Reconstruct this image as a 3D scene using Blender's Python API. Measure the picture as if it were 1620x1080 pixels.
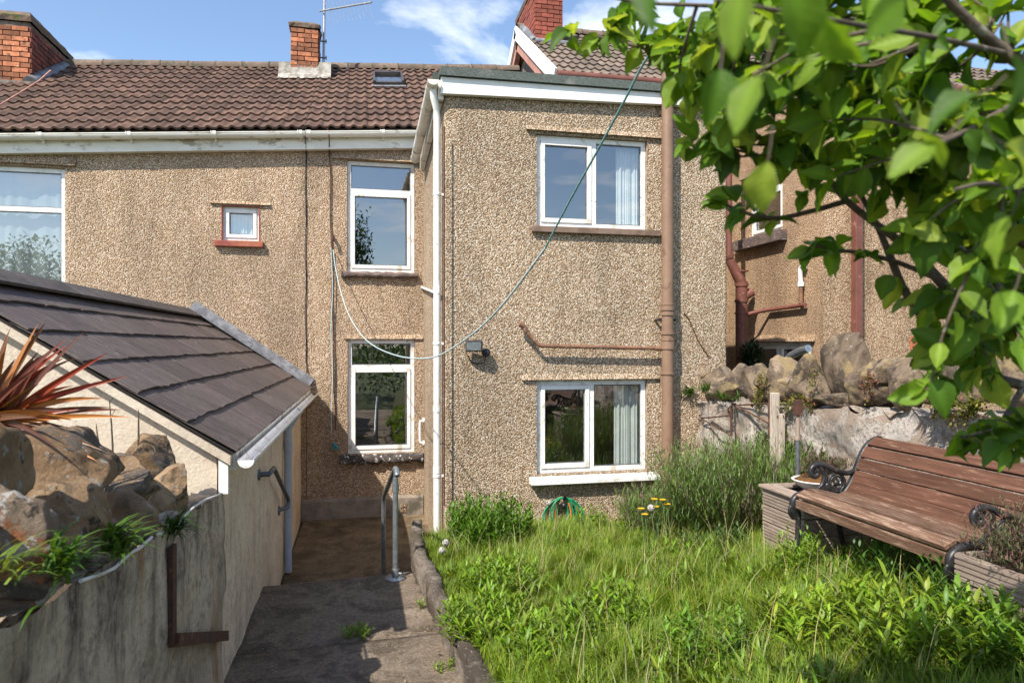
import bpy, math, random
import numpy as np
from mathutils import Vector, Matrix, noise
random.seed(7); np.random.seed(7)
R = math.radians
for o in list(bpy.data.objects): bpy.data.objects.remove(o)
S = bpy.context.scene
COL = S.collection

# ------------------------------------------------------------------ camera, sky, sun, exposure
TH = R(12.3); FP = 1080.0; CZ = 2.0
cam = bpy.data.cameras.new('camera'); camo = bpy.data.objects.new('camera', cam); COL.objects.link(camo)
camo.location = (0, 0, CZ); camo.rotation_euler = (R(90), 0, -TH)
cam.lens = 24; cam.sensor_width = 36; cam.shift_y = 5/1620; cam.clip_start = .05; cam.clip_end = 3000
cam.dof.use_dof = True; cam.dof.focus_distance = 6.5; cam.dof.aperture_fstop = 5.0
S.camera = camo
SUN = Vector((1.05, 1.0, -1.6)).normalized()
sl = bpy.data.lights.new('sun', 'SUN'); so = bpy.data.objects.new('sun', sl); COL.objects.link(so)
sl.energy = 4.9; sl.angle = R(.55); sl.color = (1, .93, .82); so.location = (-10, -10, 20)
so.rotation_euler = SUN.to_track_quat('-Z', 'Y').to_euler()
W = bpy.data.worlds.new('World'); S.world = W; W.use_nodes = True
nt = W.node_tree; nt.nodes.clear()
def N(t, **kw):
    n = nt.nodes.new(t)
    for k, v in kw.items(): setattr(n, k, v)
    return n
sky = N('ShaderNodeTexSky', sky_type='NISHITA'); sky.sun_disc = False
sky.sun_elevation = math.asin(-SUN.z); sky.sun_rotation = math.atan2(-SUN.x, -SUN.y) % (2*math.pi)
sky.air_density = 1.0; sky.dust_density = .6; sky.ozone_density = 1.8
tc = N('ShaderNodeTexCoord'); sep = N('ShaderNodeSeparateXYZ'); nt.links.new(tc.outputs['Generated'], sep.inputs[0])
zz = N('ShaderNodeMath', operation='MAXIMUM'); nt.links.new(sep.outputs[2], zz.inputs[0]); zz.inputs[1].default_value = 0.0
z2 = N('ShaderNodeMath', operation='ADD'); nt.links.new(zz.outputs[0], z2.inputs[0]); z2.inputs[1].default_value = .12
dx = N('ShaderNodeMath', operation='DIVIDE'); nt.links.new(sep.outputs[0], dx.inputs[0]); nt.links.new(z2.outputs[0], dx.inputs[1])
dy = N('ShaderNodeMath', operation='DIVIDE'); nt.links.new(sep.outputs[1], dy.inputs[0]); nt.links.new(z2.outputs[0], dy.inputs[1])
cb = N('ShaderNodeCombineXYZ'); nt.links.new(dx.outputs[0], cb.inputs[0]); nt.links.new(dy.outputs[0], cb.inputs[1]); cb.inputs[2].default_value = 37.7
cn = N('ShaderNodeTexNoise'); nt.links.new(cb.outputs[0], cn.inputs['Vector'])
cn.inputs['Scale'].default_value = 1.6; cn.inputs['Detail'].default_value = 9; cn.inputs['Roughness'].default_value = .58; cn.inputs['Distortion'].default_value = .35
cr = N('ShaderNodeValToRGB'); nt.links.new(cn.outputs[0], cr.inputs[0])
cr.color_ramp.elements[0].position = .515; cr.color_ramp.elements[0].color = (0, 0, 0, 1)
cr.color_ramp.elements[1].position = .74; cr.color_ramp.elements[1].color = (.85, .85, .85, 1)
cm = N('ShaderNodeMixRGB'); nt.links.new(cr.outputs[0], cm.inputs[0]); nt.links.new(sky.outputs[0], cm.inputs[1])
cm.inputs[2].default_value = (7.6, 7.7, 7.9, 1)
bg = N('ShaderNodeBackground'); nt.links.new(cm.outputs[0], bg.inputs[0]); bg.inputs[1].default_value = .145
wo = N('ShaderNodeOutputWorld'); nt.links.new(bg.outputs[0], wo.inputs[0])
S.view_settings.view_transform = 'Standard'; S.view_settings.look = 'None'
S.view_settings.exposure = 0.75; S.view_settings.gamma = 1; S.view_settings.use_curve_mapping = False
S.render.engine = 'CYCLES'; S.cycles.max_bounces = 8; S.cycles.transparent_max_bounces = 12

# ------------------------------------------------------------------ survey helpers: sight lines of the photo -> places in metres
cT, sT = math.cos(TH), math.sin(TH)
def ray(u, v):
    xc = (u-810)/FP; return Vector((xc*cT+sT, cT-xc*sT, (545-v)/FP))
def PY(u, v, Y): d = ray(u, v); return d*(Y/d.y)+Vector((0, 0, CZ))
def PX(u, v, X): d = ray(u, v); return d*(X/d.x)+Vector((0, 0, CZ))
def PZ(u, v, Z): d = ray(u, v); return d*((Z-CZ)/d.z)+Vector((0, 0, CZ))
def PD(u, v, D): return ray(u, v)*D+Vector((0, 0, CZ))

# ------------------------------------------------------------------ object helpers
def wloc(o):
    p = Vector((0, 0, 0))
    while o: p += o.location; o = o.parent
    return p
def tag(o, label=None, cat=None, group=None, kind=None):
    if label: o['label'] = label
    if cat: o['category'] = cat
    if group: o['group'] = group
    if kind: o['kind'] = kind
    return o
def thing(name, label, cat, loc, group=None):
    o = bpy.data.objects.new(name, None); COL.objects.link(o); o.location = loc; o.empty_display_size = .1
    return tag(o, label, cat, group)
class MB:
    def __init__(s): s.v = []; s.f = []; s.sm = []
    def add(s, vs, fs, smooth=False):
        b = len(s.v); s.v += [tuple(p) for p in vs]
        s.f += [tuple(i+b for i in f) for f in fs]; s.sm += [smooth]*len(fs); return s
    def box(s, a, b):
        x0, y0, z0 = a; x1, y1, z1 = b
        vs = [(x0,y0,z0),(x1,y0,z0),(x1,y1,z0),(x0,y1,z0),(x0,y0,z1),(x1,y0,z1),(x1,y1,z1),(x0,y1,z1)]
        return s.add(vs, [(0,3,2,1),(4,5,6,7),(0,1,5,4),(1,2,6,5),(2,3,7,6),(3,0,4,7)])
    def obox(s, c, ax, ay, az):            # centre and three half vectors
        c = Vector(c); ax = Vector(ax); ay = Vector(ay); az = Vector(az)
        vs = [c+sx*ax+sy*ay+sz*az for sz in (-1,1) for sx,sy in ((-1,-1),(1,-1),(1,1),(-1,1))]
        return s.add(vs, [(0,3,2,1),(4,5,6,7),(0,1,5,4),(1,2,6,5),(2,3,7,6),(3,0,4,7)])
    def quad(s, *p, smooth=False): return s.add(p, [tuple(range(len(p)))], smooth)
    def hexa(s, bot, top):                 # 4 bottom, 4 top points
        return s.add(list(bot)+list(top), [(0,3,2,1),(4,5,6,7),(0,1,5,4),(1,2,6,5),(2,3,7,6),(3,0,4,7)])
    def tube(s, pts, r, n=10, cap=True, arc=(0, 2*math.pi), up=None):
        pts = [Vector(p) for p in pts]; m = len(pts)
        rs = r if isinstance(r, (list, tuple)) else [r]*m
        t0 = (pts[1]-pts[0]).normalized()
        a = Vector(up) if up else (Vector((0,0,1)) if abs(t0.z) < .9 else Vector((0,1,0)))
        nn = (a-t0*a.dot(t0)).normalized(); vs = []
        full = abs(arc[1]-arc[0]-2*math.pi) < 1e-4; k = n if full else n+1
        for i, p in enumerate(pts):
            t = (pts[min(i+1, m-1)]-pts[max(i-1, 0)])
            t = t.normalized() if t.length > 1e-9 else t0
            nn = (nn-t*nn.dot(t)); nn = nn.normalized() if nn.length > 1e-6 else t.orthogonal().normalized()
            b = t.cross(nn)
            for j in range(k):
                q = arc[0]+(arc[1]-arc[0])*j/n
                vs.append(p+(nn*math.cos(q)+b*math.sin(q))*rs[i])
        fs = []
        for i in range(m-1):
            for j in range(n):
                j2 = (j+1) % k
                fs.append((i*k+j, i*k+j2, (i+1)*k+j2, (i+1)*k+j))
        s.add(vs, fs, True)
        if cap and full:
            s.add(vs[:k], [tuple(range(k))[::-1]]); s.add(vs[-k:], [tuple(range(k))])
        return s
    def lathe(s, c, prof, n=16, axis='z'):
        vs = []; m = len(prof)
        for r, h in prof:
            for j in range(n):
                q = 2*math.pi*j/n; a, b = r*math.cos(q), r*math.sin(q)
                d = (a, b, h) if axis == 'z' else ((a, h, b) if axis == 'y' else (h, a, b))
                vs.append(Vector(c)+Vector(d))
        fs = [(i*n+j, i*n+(j+1) % n, (i+1)*n+(j+1) % n, (i+1)*n+j) for i in range(m-1) for j in range(n)]
        return s.add(vs, fs, True)
    def mesh(s, name, mat=None, off=Vector((0,0,0))):
        me = bpy.data.meshes.new(name)
        me.from_pydata([(p[0]-off[0], p[1]-off[1], p[2]-off[2]) for p in s.v], [], s.f)
        me.polygons.foreach_set('use_smooth', s.sm)
        if mat: me.materials.append(mat)
        me.update(); return me
    def obj(s, name, mat, parent=None, bevel=0, **kw):
        a = np.array(s.v); c = Vector(((a[:,0].min()+a[:,0].max())/2, (a[:,1].min()+a[:,1].max())/2, a[:,2].min()))
        o = bpy.data.objects.new(name, s.mesh(name, mat, c)); COL.objects.link(o)
        o.location = c
        if parent: o.parent = parent; o.location = c-wloc(parent)
        if bevel:
            b = o.modifiers.new('bevel', 'BEVEL'); b.width = bevel; b.segments = 2; b.limit_method = 'ANGLE'
        return tag(o, **kw)
def put(name, me, loc, parent=None, rot=None, scale=None):
    o = bpy.data.objects.new(name, me); COL.objects.link(o); o.location = loc
    if parent: o.parent = parent; o.location = Vector(loc)-wloc(parent)
    if rot: o.rotation_euler = rot
    if scale: o.scale = scale
    return o
def np_mesh(name, verts, quads, mat, col=None, smooth=True):
    me = bpy.data.meshes.new(name); nv = len(verts); nf = len(quads); k = quads.shape[1]
    me.vertices.add(nv); me.vertices.foreach_set('co', verts.astype(np.float32).ravel())
    me.loops.add(nf*k); me.loops.foreach_set('vertex_index', quads.astype(np.int32).ravel())
    me.polygons.add(nf); me.polygons.foreach_set('loop_start', np.arange(0, nf*k, k, dtype=np.int32))
    me.polygons.foreach_set('use_smooth', np.full(nf, smooth))
    if col is not None:
        at = me.attributes.new('col', 'FLOAT_COLOR', 'POINT')
        c4 = np.ones((nv, 4), np.float32); c4[:, :3] = col; at.data.foreach_set('color', c4.ravel())
    me.materials.append(mat); me.update(calc_edges=True); me.validate(); return me
def np_obj(name, verts, quads, mat, col=None, parent=None, **kw):
    c = Vector(((verts[:,0].min()+verts[:,0].max())/2, (verts[:,1].min()+verts[:,1].max())/2, verts[:,2].min()))
    o = bpy.data.objects.new(name, np_mesh(name, verts-np.array(c), quads, mat, col)); COL.objects.link(o)
    o.location = c
    if parent: o.parent = parent; o.location = c-wloc(parent)
    return tag(o, **kw)
PROF = {'grass': (1, .8, .03), 'leaf': (.25, .9, 1, .62, .04), 'blade': (.8, 1, .85, .5, .03), 'thin': (1, .8, .1), 'ovate': (.15, .85, 1, .75, .35, .03)}
def blades(P, az, L, Wd, lean, col, prof='grass', fold=0.0, droop=.35, up=None):
    """ribbons: base points, azimuth of lean, length, width, lean angle from vertical"""
    pr = np.array(PROF[prof]); k = len(pr); n = len(P)
    t = np.linspace(0, 1, k)
    h = np.stack([np.cos(az), np.sin(az), np.zeros(n)], 1); sd = np.stack([-np.sin(az), np.cos(az), np.zeros(n)], 1)
    ang = lean[:, None]+droop*t[None]**1.3*1.6
    dl = L[:, None]/(k-1)
    rr = np.zeros((n, k)); zz_ = np.zeros((n, k))
    am = (ang[:, 1:]+ang[:, :-1])/2
    rr[:, 1:] = np.cumsum(np.sin(am)*dl, 1); zz_[:, 1:] = np.cumsum(np.cos(am)*dl, 1)
    cen = P[:, None, :]+h[:, None, :]*rr[..., None]; cen[..., 2] += zz_
    w = (Wd[:, None]*pr[None])[..., None]/2
    a = cen-sd[:, None, :]*w; b = cen+sd[:, None, :]*w
    if fold:
        nrm = np.stack([-np.cos(ang), np.sin(ang)], -1)
        up_ = h[:, None, :]*nrm[..., :1]; up_ = up_.copy(); up_[..., 2] += nrm[..., 1]
        V = np.stack([a+up_*w*fold, cen, b+up_*w*fold], 2).reshape(-1, 3); m = 3
    else:
        V = np.stack([a, b], 2).reshape(-1, 3); m = 2
    base = (np.arange(n)*k*m)[:, None, None]
    i = np.arange(k-1)[None, :, None]*m; j = np.arange(m-1)[None, None, :]
    q = (base+i+j); Q = np.stack([q, q+1, q+1+m, q+m], -1).reshape(-1, 4)
    C = np.repeat(col, k*m, 0)
    return V, Q, C
def join(parts):
    V = []; Q = []; C = []; b = 0
    for v, q, c in parts: V.append(v); Q.append(q+b); C.append(c); b += len(v)
    return np.concatenate(V), np.concatenate(Q), np.concatenate(C)
def jit(base, n, amt=.25, hue=.1):
    b = np.array(base)[None]*(1+amt*(np.random.rand(n, 1)*2-1)); return np.clip(b*(1+hue*(np.random.rand(n, 3)*2-1)), 0, 1)
def fbm(x, y, z, s, o=4):
    return noise.fractal(Vector((x*s, y*s, z*s)), 1.0, 2.0, o)

# ------------------------------------------------------------------ materials
class Mat:
    def __init__(s, name):
        s.m = bpy.data.materials.new(name); s.m.use_nodes = True; s.t = s.m.node_tree
        s.b = s.t.nodes['Principled BSDF']; s.tc = None
    def n(s, t, **kw):
        x = s.t.nodes.new(t)
        for k, v in kw.items(): setattr(x, k, v)
        return x
    def l(s, a, b): s.t.links.new(a, b)
    def co(s, stretch=None):
        if not s.tc: s.tc = s.n('ShaderNodeTexCoord')
        o = s.tc.outputs['Object']
        if stretch:
            mp = s.n('ShaderNodeMapping'); mp.inputs['Scale'].default_value = stretch; s.l(o, mp.inputs[0]); o = mp.outputs[0]
        return o
    def rnd_off(s):            # coordinates moved per object, so that copies do not repeat
        oi = s.n('ShaderNodeObjectInfo'); vm = s.n('ShaderNodeVectorMath', operation='SCALE'); vm.inputs[0].default_value = (37, 53, 71)
        s.l(oi.outputs['Random'], vm.inputs['Scale']); va = s.n('ShaderNodeVectorMath', operation='ADD')
        s.l(s.co(), va.inputs[0]); s.l(vm.outputs[0], va.inputs[1]); return va.outputs[0]
    def noise(s, scale, detail=6, rough=.6, dist=0, co=None, stretch=None):
        x = s.n('ShaderNodeTexNoise'); x.inputs['Scale'].default_value = scale; x.inputs['Detail'].default_value = detail
        x.inputs['Roughness'].default_value = rough; x.inputs['Distortion'].default_value = dist
        c = co or s.co()
        if stretch:
            mp = s.n('ShaderNodeMapping'); mp.inputs['Scale'].default_value = stretch; s.l(c, mp.inputs[0]); c = mp.outputs[0]
        s.l(c, x.inputs['Vector']); return x.outputs[0]
    def ramp(s, fac, stops, interp='LINEAR'):
        x = s.n('ShaderNodeValToRGB'); s.l(fac, x.inputs[0]); e = x.color_ramp.elements; x.color_ramp.interpolation = interp
        while len(e) < len(stops): e.new(.5)
        for i, (p, c) in enumerate(stops):
            e[i].position = p; e[i].color = (c, c, c, 1) if isinstance(c, (int, float)) else (*c, 1)
        return x.outputs[0]
    def mix(s, fac, a, b, mode='MIX'):
        x = s.n('ShaderNodeMixRGB', blend_type=mode)
        for i, q in enumerate((fac, a, b)):
            if hasattr(q, 'links'): s.l(q, x.inputs[i])
            elif isinstance(q, (int, float)): x.inputs[i].default_value = q if i == 0 else (q, q, q, 1)
            else: x.inputs[i].default_value = (*q, 1)
        return x.outputs[0]
    def base(s, c, rough=.7, metal=0, spec=.5):
        if hasattr(c, 'links'): s.l(c, s.b.inputs['Base Color'])
        else: s.b.inputs['Base Color'].default_value = (*c, 1)
        if hasattr(rough, 'links'): s.l(rough, s.b.inputs['Roughness'])
        else: s.b.inputs['Roughness'].default_value = rough
        s.b.inputs['Metallic'].default_value = metal; s.b.inputs['Specular IOR Level'].default_value = spec
        return s
    def bump(s, h, strength=.5, dist=.01, normal=None):
        x = s.n('ShaderNodeBump'); x.inputs['Strength'].default_value = strength; x.inputs['Distance'].default_value = dist
        s.l(h, x.inputs['Height'])
        if normal: s.l(normal, x.inputs['Normal'])
        s.l(x.outputs[0], s.b.inputs['Normal']); return x.outputs[0]
    def jitter(s, c, amt=.3):
        oi = s.n('ShaderNodeObjectInfo'); mr = s.n('ShaderNodeMapRange'); mr.inputs[3].default_value = 1-amt; mr.inputs[4].default_value = 1+amt
        s.l(oi.outputs['Random'], mr.inputs[0]); hv = s.n('ShaderNodeVectorMath', operation='SCALE')
        if hasattr(c, 'links'): s.l(c, hv.inputs[0])
        else: hv.inputs[0].default_value = c
        s.l(mr.outputs[0], hv.inputs['Scale']); return hv.outputs[0]

def simple(name, c1, c2=None, scale=8, rough=.6, bump=.2, bscale=60, bdist=.004, metal=0, spec=.4, jit_=0, stretch=None, spots=(), lo=.42, hi=.58):
    m = Mat(name); co = m.rnd_off() if jit_ else None
    c = m.ramp(m.noise(scale, 8, .65, .2, co=co, stretch=stretch), [(lo, c1), (hi, c2 or c1)])
    for sc, ss, th, soft in spots:
        c = m.mix(m.ramp(m.noise(ss, 7, .68, co=co, stretch=stretch), [(.5+(th-.5)*.6, 0), (.5+(th-.5)*.6+soft*.6, 1)]), c, sc)
    if jit_: c = m.jitter(c, jit_)
    m.base(c, rough, metal, spec)
    if bump: m.bump(m.noise(bscale, 5, .7, co=co, stretch=stretch), bump, bdist)
    return m.m

def pebble(name, tint=(1, 1, 1), scale=66, stain=.35, light=1.0, flat=.3):
    m = Mat(name)
    v = m.n('ShaderNodeTexVoronoi', feature='F1'); v.inputs['Scale'].default_value = scale; v.inputs['Randomness'].default_value = 1
    m.l(m.co(), v.inputs['Vector'])
    sp = m.n('ShaderNodeSeparateColor'); m.l(v.outputs['Color'], sp.inputs[0])
    k = light
    c = m.ramp(sp.outputs[0], [(p_, tuple(k*((1-flat)*q+flat*a) for q, a in zip(c_, (.41, .315, .22)))) for p_, c_ in [(0, (.13, .085, .05)), (.16, (.24, .17, .11)), (.36, (.36, .265, .175)), (.55, (.45, .345, .24)), (.72, (.50, .41, .30)), (.86, (.60, .54, .45)), (.95, (.70, .66, .58)), (1, (.42, .28, .15))]])
    gap = m.ramp(v.outputs['Distance'], [(.42, 0), (.78, 1)])
    c = m.mix(gap, c, (.20*k, .145*k, .095*k))
    st = m.ramp(m.noise(1.4, 9, .66, .4, stretch=(1.3, 1.3, .30)), [(.42, 1), (.62, 1-stain)])
    c = m.mix(1, c, st, 'MULTIPLY')
    c = m.mix(1, c, m.ramp(m.noise(5, 7, .7, .6, stretch=(1.4, 1.4, .16)), [(.53, 1), (.66, .88)]), 'MULTIPLY'); c = m.mix(1, c, m.ramp(m.noise(.55, 4, .6, .8), [(.42, .92), (.58, 1.04)]), 'MULTIPLY')
    c = m.mix(1, c, tint, 'MULTIPLY')
    m.base(c, .85, 0, .25)
    h = m.ramp(v.outputs['Distance'], [(0, 1), (.45, .75), (.9, 0)])
    m.bump(h, 1.0, .011)
    return m.m
M_peb_ext = pebble('pebbledash_grey', (1.0, .975, .955), 72, .20, 1.14, .16)
M_peb = pebble('pebbledash_tan', (1.05, .98, .94), 70, .22, 1.14, .28)
M_peb_r = pebble('pebbledash_pale', (1.09, .965, .87), 66, .30, 1.08, .35)
M_white = simple('white_plastic', (.78, .77, .76), (.70, .69, .66), 3, .38, .08, 30, spots=[((.50, .46, .39), 6, .62, .14), ((.35, .31, .25), 19, .68, .08)])
M_whiteold = simple('weathered_white_plastic', (.80, .76, .69), (.70, .66, .58), 4, .5, .1, 40, stretch=(.4, 1, 1), spots=[((.36, .31, .24), 6, .6, .12)])
M_fascia = simple('white_board', (.80, .80, .78), (.72, .71, .68), 2, .4, .05, 20, spots=[((.40, .25, .15), 14, .76, .05)])
M_tile = simple('roof_tile_concrete', (.078, .042, .029), (.125, .072, .050), 4, .85, .5, 120, .004, jit_=.28, spots=[((.07, .055, .045), 9, .6, .15), ((.20, .16, .11), 30, .70, .06)])
M_tile2 = simple('roof_tile_grey', (.115, .085, .066), (.165, .125, .098), 3, .88, .5, 120, .004, jit_=.25, spots=[((.09, .075, .06), 9, .58, .15)])
M_ridge = simple('ridge_tile', (.12, .085, .065), (.18, .13, .10), 4, .9, .4, 60, jit_=.2, spots=[((.08, .075, .05), 8, .55, .1), ((.28, .26, .2), 25, .7, .05)])
M_under = simple('roof_felt', (.02, .017, .015), None, 4, .95)
M_slate = simple('slate', (.075, .056, .052), (.115, .09, .082), 5, .62, .35, 25, .006, jit_=.20, stretch=(.8, 6, .8), spots=[((.05, .04, .04), 9, .58, .1), ((.26, .24, .22), 14, .70, .02)])
M_slateridge = simple('slate_ridge', (.06, .05, .047), (.10, .085, .08), 6, .7, .4, 40, jit_=.15, spots=[((.2, .18, .15), 14, .68, .08)])
M_lead = simple('lead', (.13, .135, .15), (.22, .225, .24), 8, .5, .3, 30, spots=[((.12, .12, .13), 6, .55, .1)])
M_mortar = simple('mortar', (.20, .175, .15), (.12, .10, .085), 9, .95, .8, 50, .01)
M_limeflash = simple('cement_flashing', (.38, .355, .32), (.19, .17, .14), 7, .9, .7, 30, .01)
M_brick = simple('brick', (.40, .155, .075), (.28, .10, .05), 10, .9, .5, 90, .004, jit_=.5, spots=[((.10, .06, .045), 16, .62, .08), ((.5, .3, .2), 22, .7, .05)])
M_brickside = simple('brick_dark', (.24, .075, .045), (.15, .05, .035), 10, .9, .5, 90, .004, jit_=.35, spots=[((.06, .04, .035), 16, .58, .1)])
M_brickred = simple('brick_red', (.26, .07, .045), (.19, .05, .034), 10, .9, .5, 90, .004, jit_=.3, spots=[((.08, .04, .035), 16, .62, .1)])
M_cap = simple('chimney_cap', (.17, .11, .08), (.10, .08, .06), 12, .95, .7, 40, .01, spots=[((.10, .11, .03), 7, .6, .1)])
M_felt = simple('mineral_felt', (.045, .055, .05), (.085, .10, .09), 60, .95, .8, 250, .006, spots=[((.13, .13, .12), 3, .6, .2)])
M_brown = simple('brown_pipe', (.19, .115, .075), (.23, .145, .095), 3, .5, .1, 60, spots=[((.12, .065, .04), 6, .62, .2)])
M_rustbr = simple('rusty_pipe', (.22, .11, .06), (.14, .07, .045), 12, .8, .4, 70, spots=[((.34, .27, .22), 16, .66, .06)])
M_maroon = simple('maroon_pipe', (.17, .062, .046), (.13, .05, .036), 4, .55, .15, 50, spots=[((.3, .14, .1), 10, .68, .1)])
M_maroonf = simple('maroon_paint', (.22, .05, .035), (.32, .10, .05), 6, .6, .2, 40, spots=[((.34, .12, .07), 12, .62, .08)])
M_pink = simple('faded_pink_board', (.48, .25, .19), (.38, .18, .13), 8, .7, .2, 40)
M_black = simple('black_metal', (.012, .012, .014), (.03, .03, .032), 10, .38, .35, 60, .003, spots=[((.07, .05, .04), 22, .68, .08)])
M_galv = simple('galvanised_steel', (.34, .37, .39), (.24, .27, .29), 18, .42, .1, 60, metal=.75, spots=[((.16, .15, .14), 12, .66, .1)])
M_galvd = simple('dark_steel', (.10, .11, .12), (.16, .17, .18), 18, .5, .1, 60, metal=.5)
M_greyp = simple('grey_plastic', (.42, .45, .48), (.36, .38, .41), 3, .45, .05)
M_alu = simple('aluminium', (.42, .42, .43), (.3, .3, .3), 14, .45, 0, metal=.7)
M_rust = simple('rusted_iron', (.085, .035, .02), (.05, .025, .018), 20, .85, .6, 70, spots=[((.17, .07, .03), 14, .6, .1)])
M_sillc = simple('weathered_sill', (.14, .10, .085), (.08, .06, .055), 10, .9, .7, 40, .008, stretch=(.5, 1, 2), spots=[((.30, .26, .23), 16, .64, .06)])
M_silld = simple('blackened_sill', (.045, .038, .036), (.09, .075, .07), 10, .9, .9, 40, .01, spots=[((.55, .53, .5), 17, .645, .02)])
M_sillb = simple('brown_sill', (.13, .085, .06), (.19, .13, .10), 8, .85, .5, 40, .006)
M_plinth = simple('cement_plinth', (.30, .25, .20), (.19, .155, .13), 3, .95, .6, 50, .008, spots=[((.09, .08, .06), 2.2, .56, .2)])
M_cord_line = simple('green_rope', (.09, .19, .185), (.14, .27, .26), 90, .7, .6, 200, .003)
M_pale_rope = simple('pale_rope', (.45, .52, .52), (.30, .40, .41), 90, .7, .6, 200, .003)
M_hose = simple('green_hose', (.008, .17, .075), (.012, .22, .10), 30, .35, .05, 60)
M_orange = simple('orange_plastic', (.55, .16, .03), None, 4, .4, 0)
M_teal = simple('teal_rope', (.04, .22, .27), (.06, .3, .34), 60, .6, .4, 150)
M_bark = simple('apple_bark', (.075, .055, .04), (.125, .095, .07), 30, .9, .8, 90, .004, spots=[((.20, .19, .15), 24, .64, .06)])
M_soil = simple('soil', (.055, .038, .024), (.10, .07, .045), 9, .98, 1, 30, .03)
M_thatch = simple('lawn_thatch', (.05, .06, .018), (.085, .085, .03), 14, .98, 1, 60, .02)
M_moss = simple('dry_moss', (.16, .07, .015), (.09, .05, .02), 25, .95, 1, 60, .02)
M_bowl = simple('white_bowl', (.68, .66, .62), (.55, .52, .47), 5, .5, .1, 30)
M_room = simple('room_paint', (.16, .14, .12), None, 2, .9, 0)
M_curtain = simple('net_curtain', (.62, .64, .62), (.55, .57, .56), 3, .9, .1, 80)
M_skyframe = simple('skylight_frame', (.045, .04, .04), (.07, .06, .055), 8, .5, .1, 40)
M_pinkbrick = simple('airbrick', (.40, .12, .06), None, 8, .9, .3, 60)

def mat_render(name, c1, c2, dirt, blotch=.5, streak=.5, peel=None, pth=.56, pit=.45, rust=False, relief=.018):
    m = Mat(name)
    c = m.ramp(m.noise(2.2, 9, .66, .3), [(.40, c1), (.60, c2)])
    bl = m.ramp(m.noise(1.5, 10, .72, .6), [(.46, 0), (.60, 1)])
    st = m.ramp(m.noise(5, 9, .75, .25, stretch=(1.3, 1.3, .42)), [(.46, 0), (.60, 1)])
    c = m.mix(m.mix(1, bl, streak, 'MULTIPLY'), c, m.mix(st, c, dirt))
    c = m.mix(m.mix(1, m.ramp(m.noise(11, 9, .8), [(.53, 0), (.62, 1)]), blotch, 'MULTIPLY'), c, dirt)
    c = m.mix(m.ramp(m.noise(34, 7, .82), [(.37, pit), (.50, 0)]), c, dirt)
    if rust:
        sz_ = m.n('ShaderNodeSeparateXYZ'); m.l(m.co(), sz_.inputs[0])
        wv = m.n('ShaderNodeMath', operation='MULTIPLY_ADD'); m.l(m.noise(3.5, 9, .72, .3, stretch=(1.2, 1.2, .25)), wv.inputs[0]); wv.inputs[1].default_value = 3.4; m.l(sz_.outputs[2], wv.inputs[2])
        mk = m.ramp(wv.outputs[0], [(0, 0), (1, 1)]); mr = m.n('ShaderNodeMapRange'); mr.inputs[1].default_value = 2.95; mr.inputs[2].default_value = 3.5; m.l(wv.outputs[0], mr.inputs[0])
        c = m.mix(m.mix(1, mr.outputs[0], m.ramp(m.noise(14, 8, .8), [(.38, .35), (.55, 1)]), 'MULTIPLY'), c, dirt)
        c = m.mix(m.ramp(m.noise(2.6, 6, .6, .2, stretch=(1.2, 1.2, .2)), [(.60, 0), (.66, .6)]), c, (.30, .16, .05))
    if peel:
        c = m.mix(m.ramp(m.noise(4.5, 10, .74, .4), [(pth, 0), (pth+.02, 1)]), c, peel)
    m.base(c, .92, 0, .2)
    m.bump(m.mix(.4, m.noise(9, 10, .75), m.noise(55, 6, .8)), .9, relief)
    return m.m
M_gable = mat_render('cream_render', (.66, .58, .47), (.58, .49, .385), (.33, .26, .20), .22, .25)
M_sidewall = mat_render('grimy_cream_render', (.80, .66, .48), (.68, .55, .39), (.17, .14, .12), .30, .45, peel=(.30, .29, .29), pth=.625)
M_stained = mat_render('stained_render', (.60, .49, .36), (.44, .36, .26), (.06, .048, .04), .45, .55, rust=True)
M_flaky = mat_render('flaking_whitewash', (.64, .58, .52), (.46, .40, .345), (.17, .135, .11), .85, .8, peel=(.36, .28, .22), pth=.53, pit=.9, relief=.07)

def mat_concrete(name, c1, c2, moss, grit=1.0, amt=.8):
    m = Mat(name)
    c = m.ramp(m.noise(1.6, 9, .68, .4), [(.40, c1), (.60, c2)])
    c = m.mix(m.ramp(m.noise(2.4, 8, .7, .6), [(.47, 0), (.58, amt)]), c, moss)
    v = m.n('ShaderNodeTexVoronoi'); v.inputs['Scale'].default_value = 55; m.l(m.co(), v.inputs['Vector'])
    sp = m.n('ShaderNodeSeparateColor'); m.l(v.outputs['Color'], sp.inputs[0])
    msk = m.mix(1, m.ramp(v.outputs['Distance'], [(.22, 1), (.34, 0)]), m.ramp(sp.outputs[0], [(.80, 0), (.84, 1)]), 'MULTIPLY')
    c = m.mix(msk, c, (.42, .38, .33)); c = m.mix(m.ramp(m.noise(40, 6, .75), [(.35, .6), (.65, 0)]), c, (.05, .04, .032))
    m.base(c, .93, 0, .25); m.bump(m.mix(.5, m.noise(60, 6, .75), m.noise(9, 8, .72)), 1.0, .05); return m.m
M_path = mat_concrete('path_concrete', (.28, .22, .165), (.40, .32, .24), (.11, .085, .06))
M_yard = mat_concrete('yard_concrete', (.24, .175, .10), (.36, .265, .155), (.06, .042, .022), amt=.55)
M_lowwall = mat_concrete('rough_concrete', (.15, .12, .095), (.34, .29, .24), (.06, .046, .036))

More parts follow.
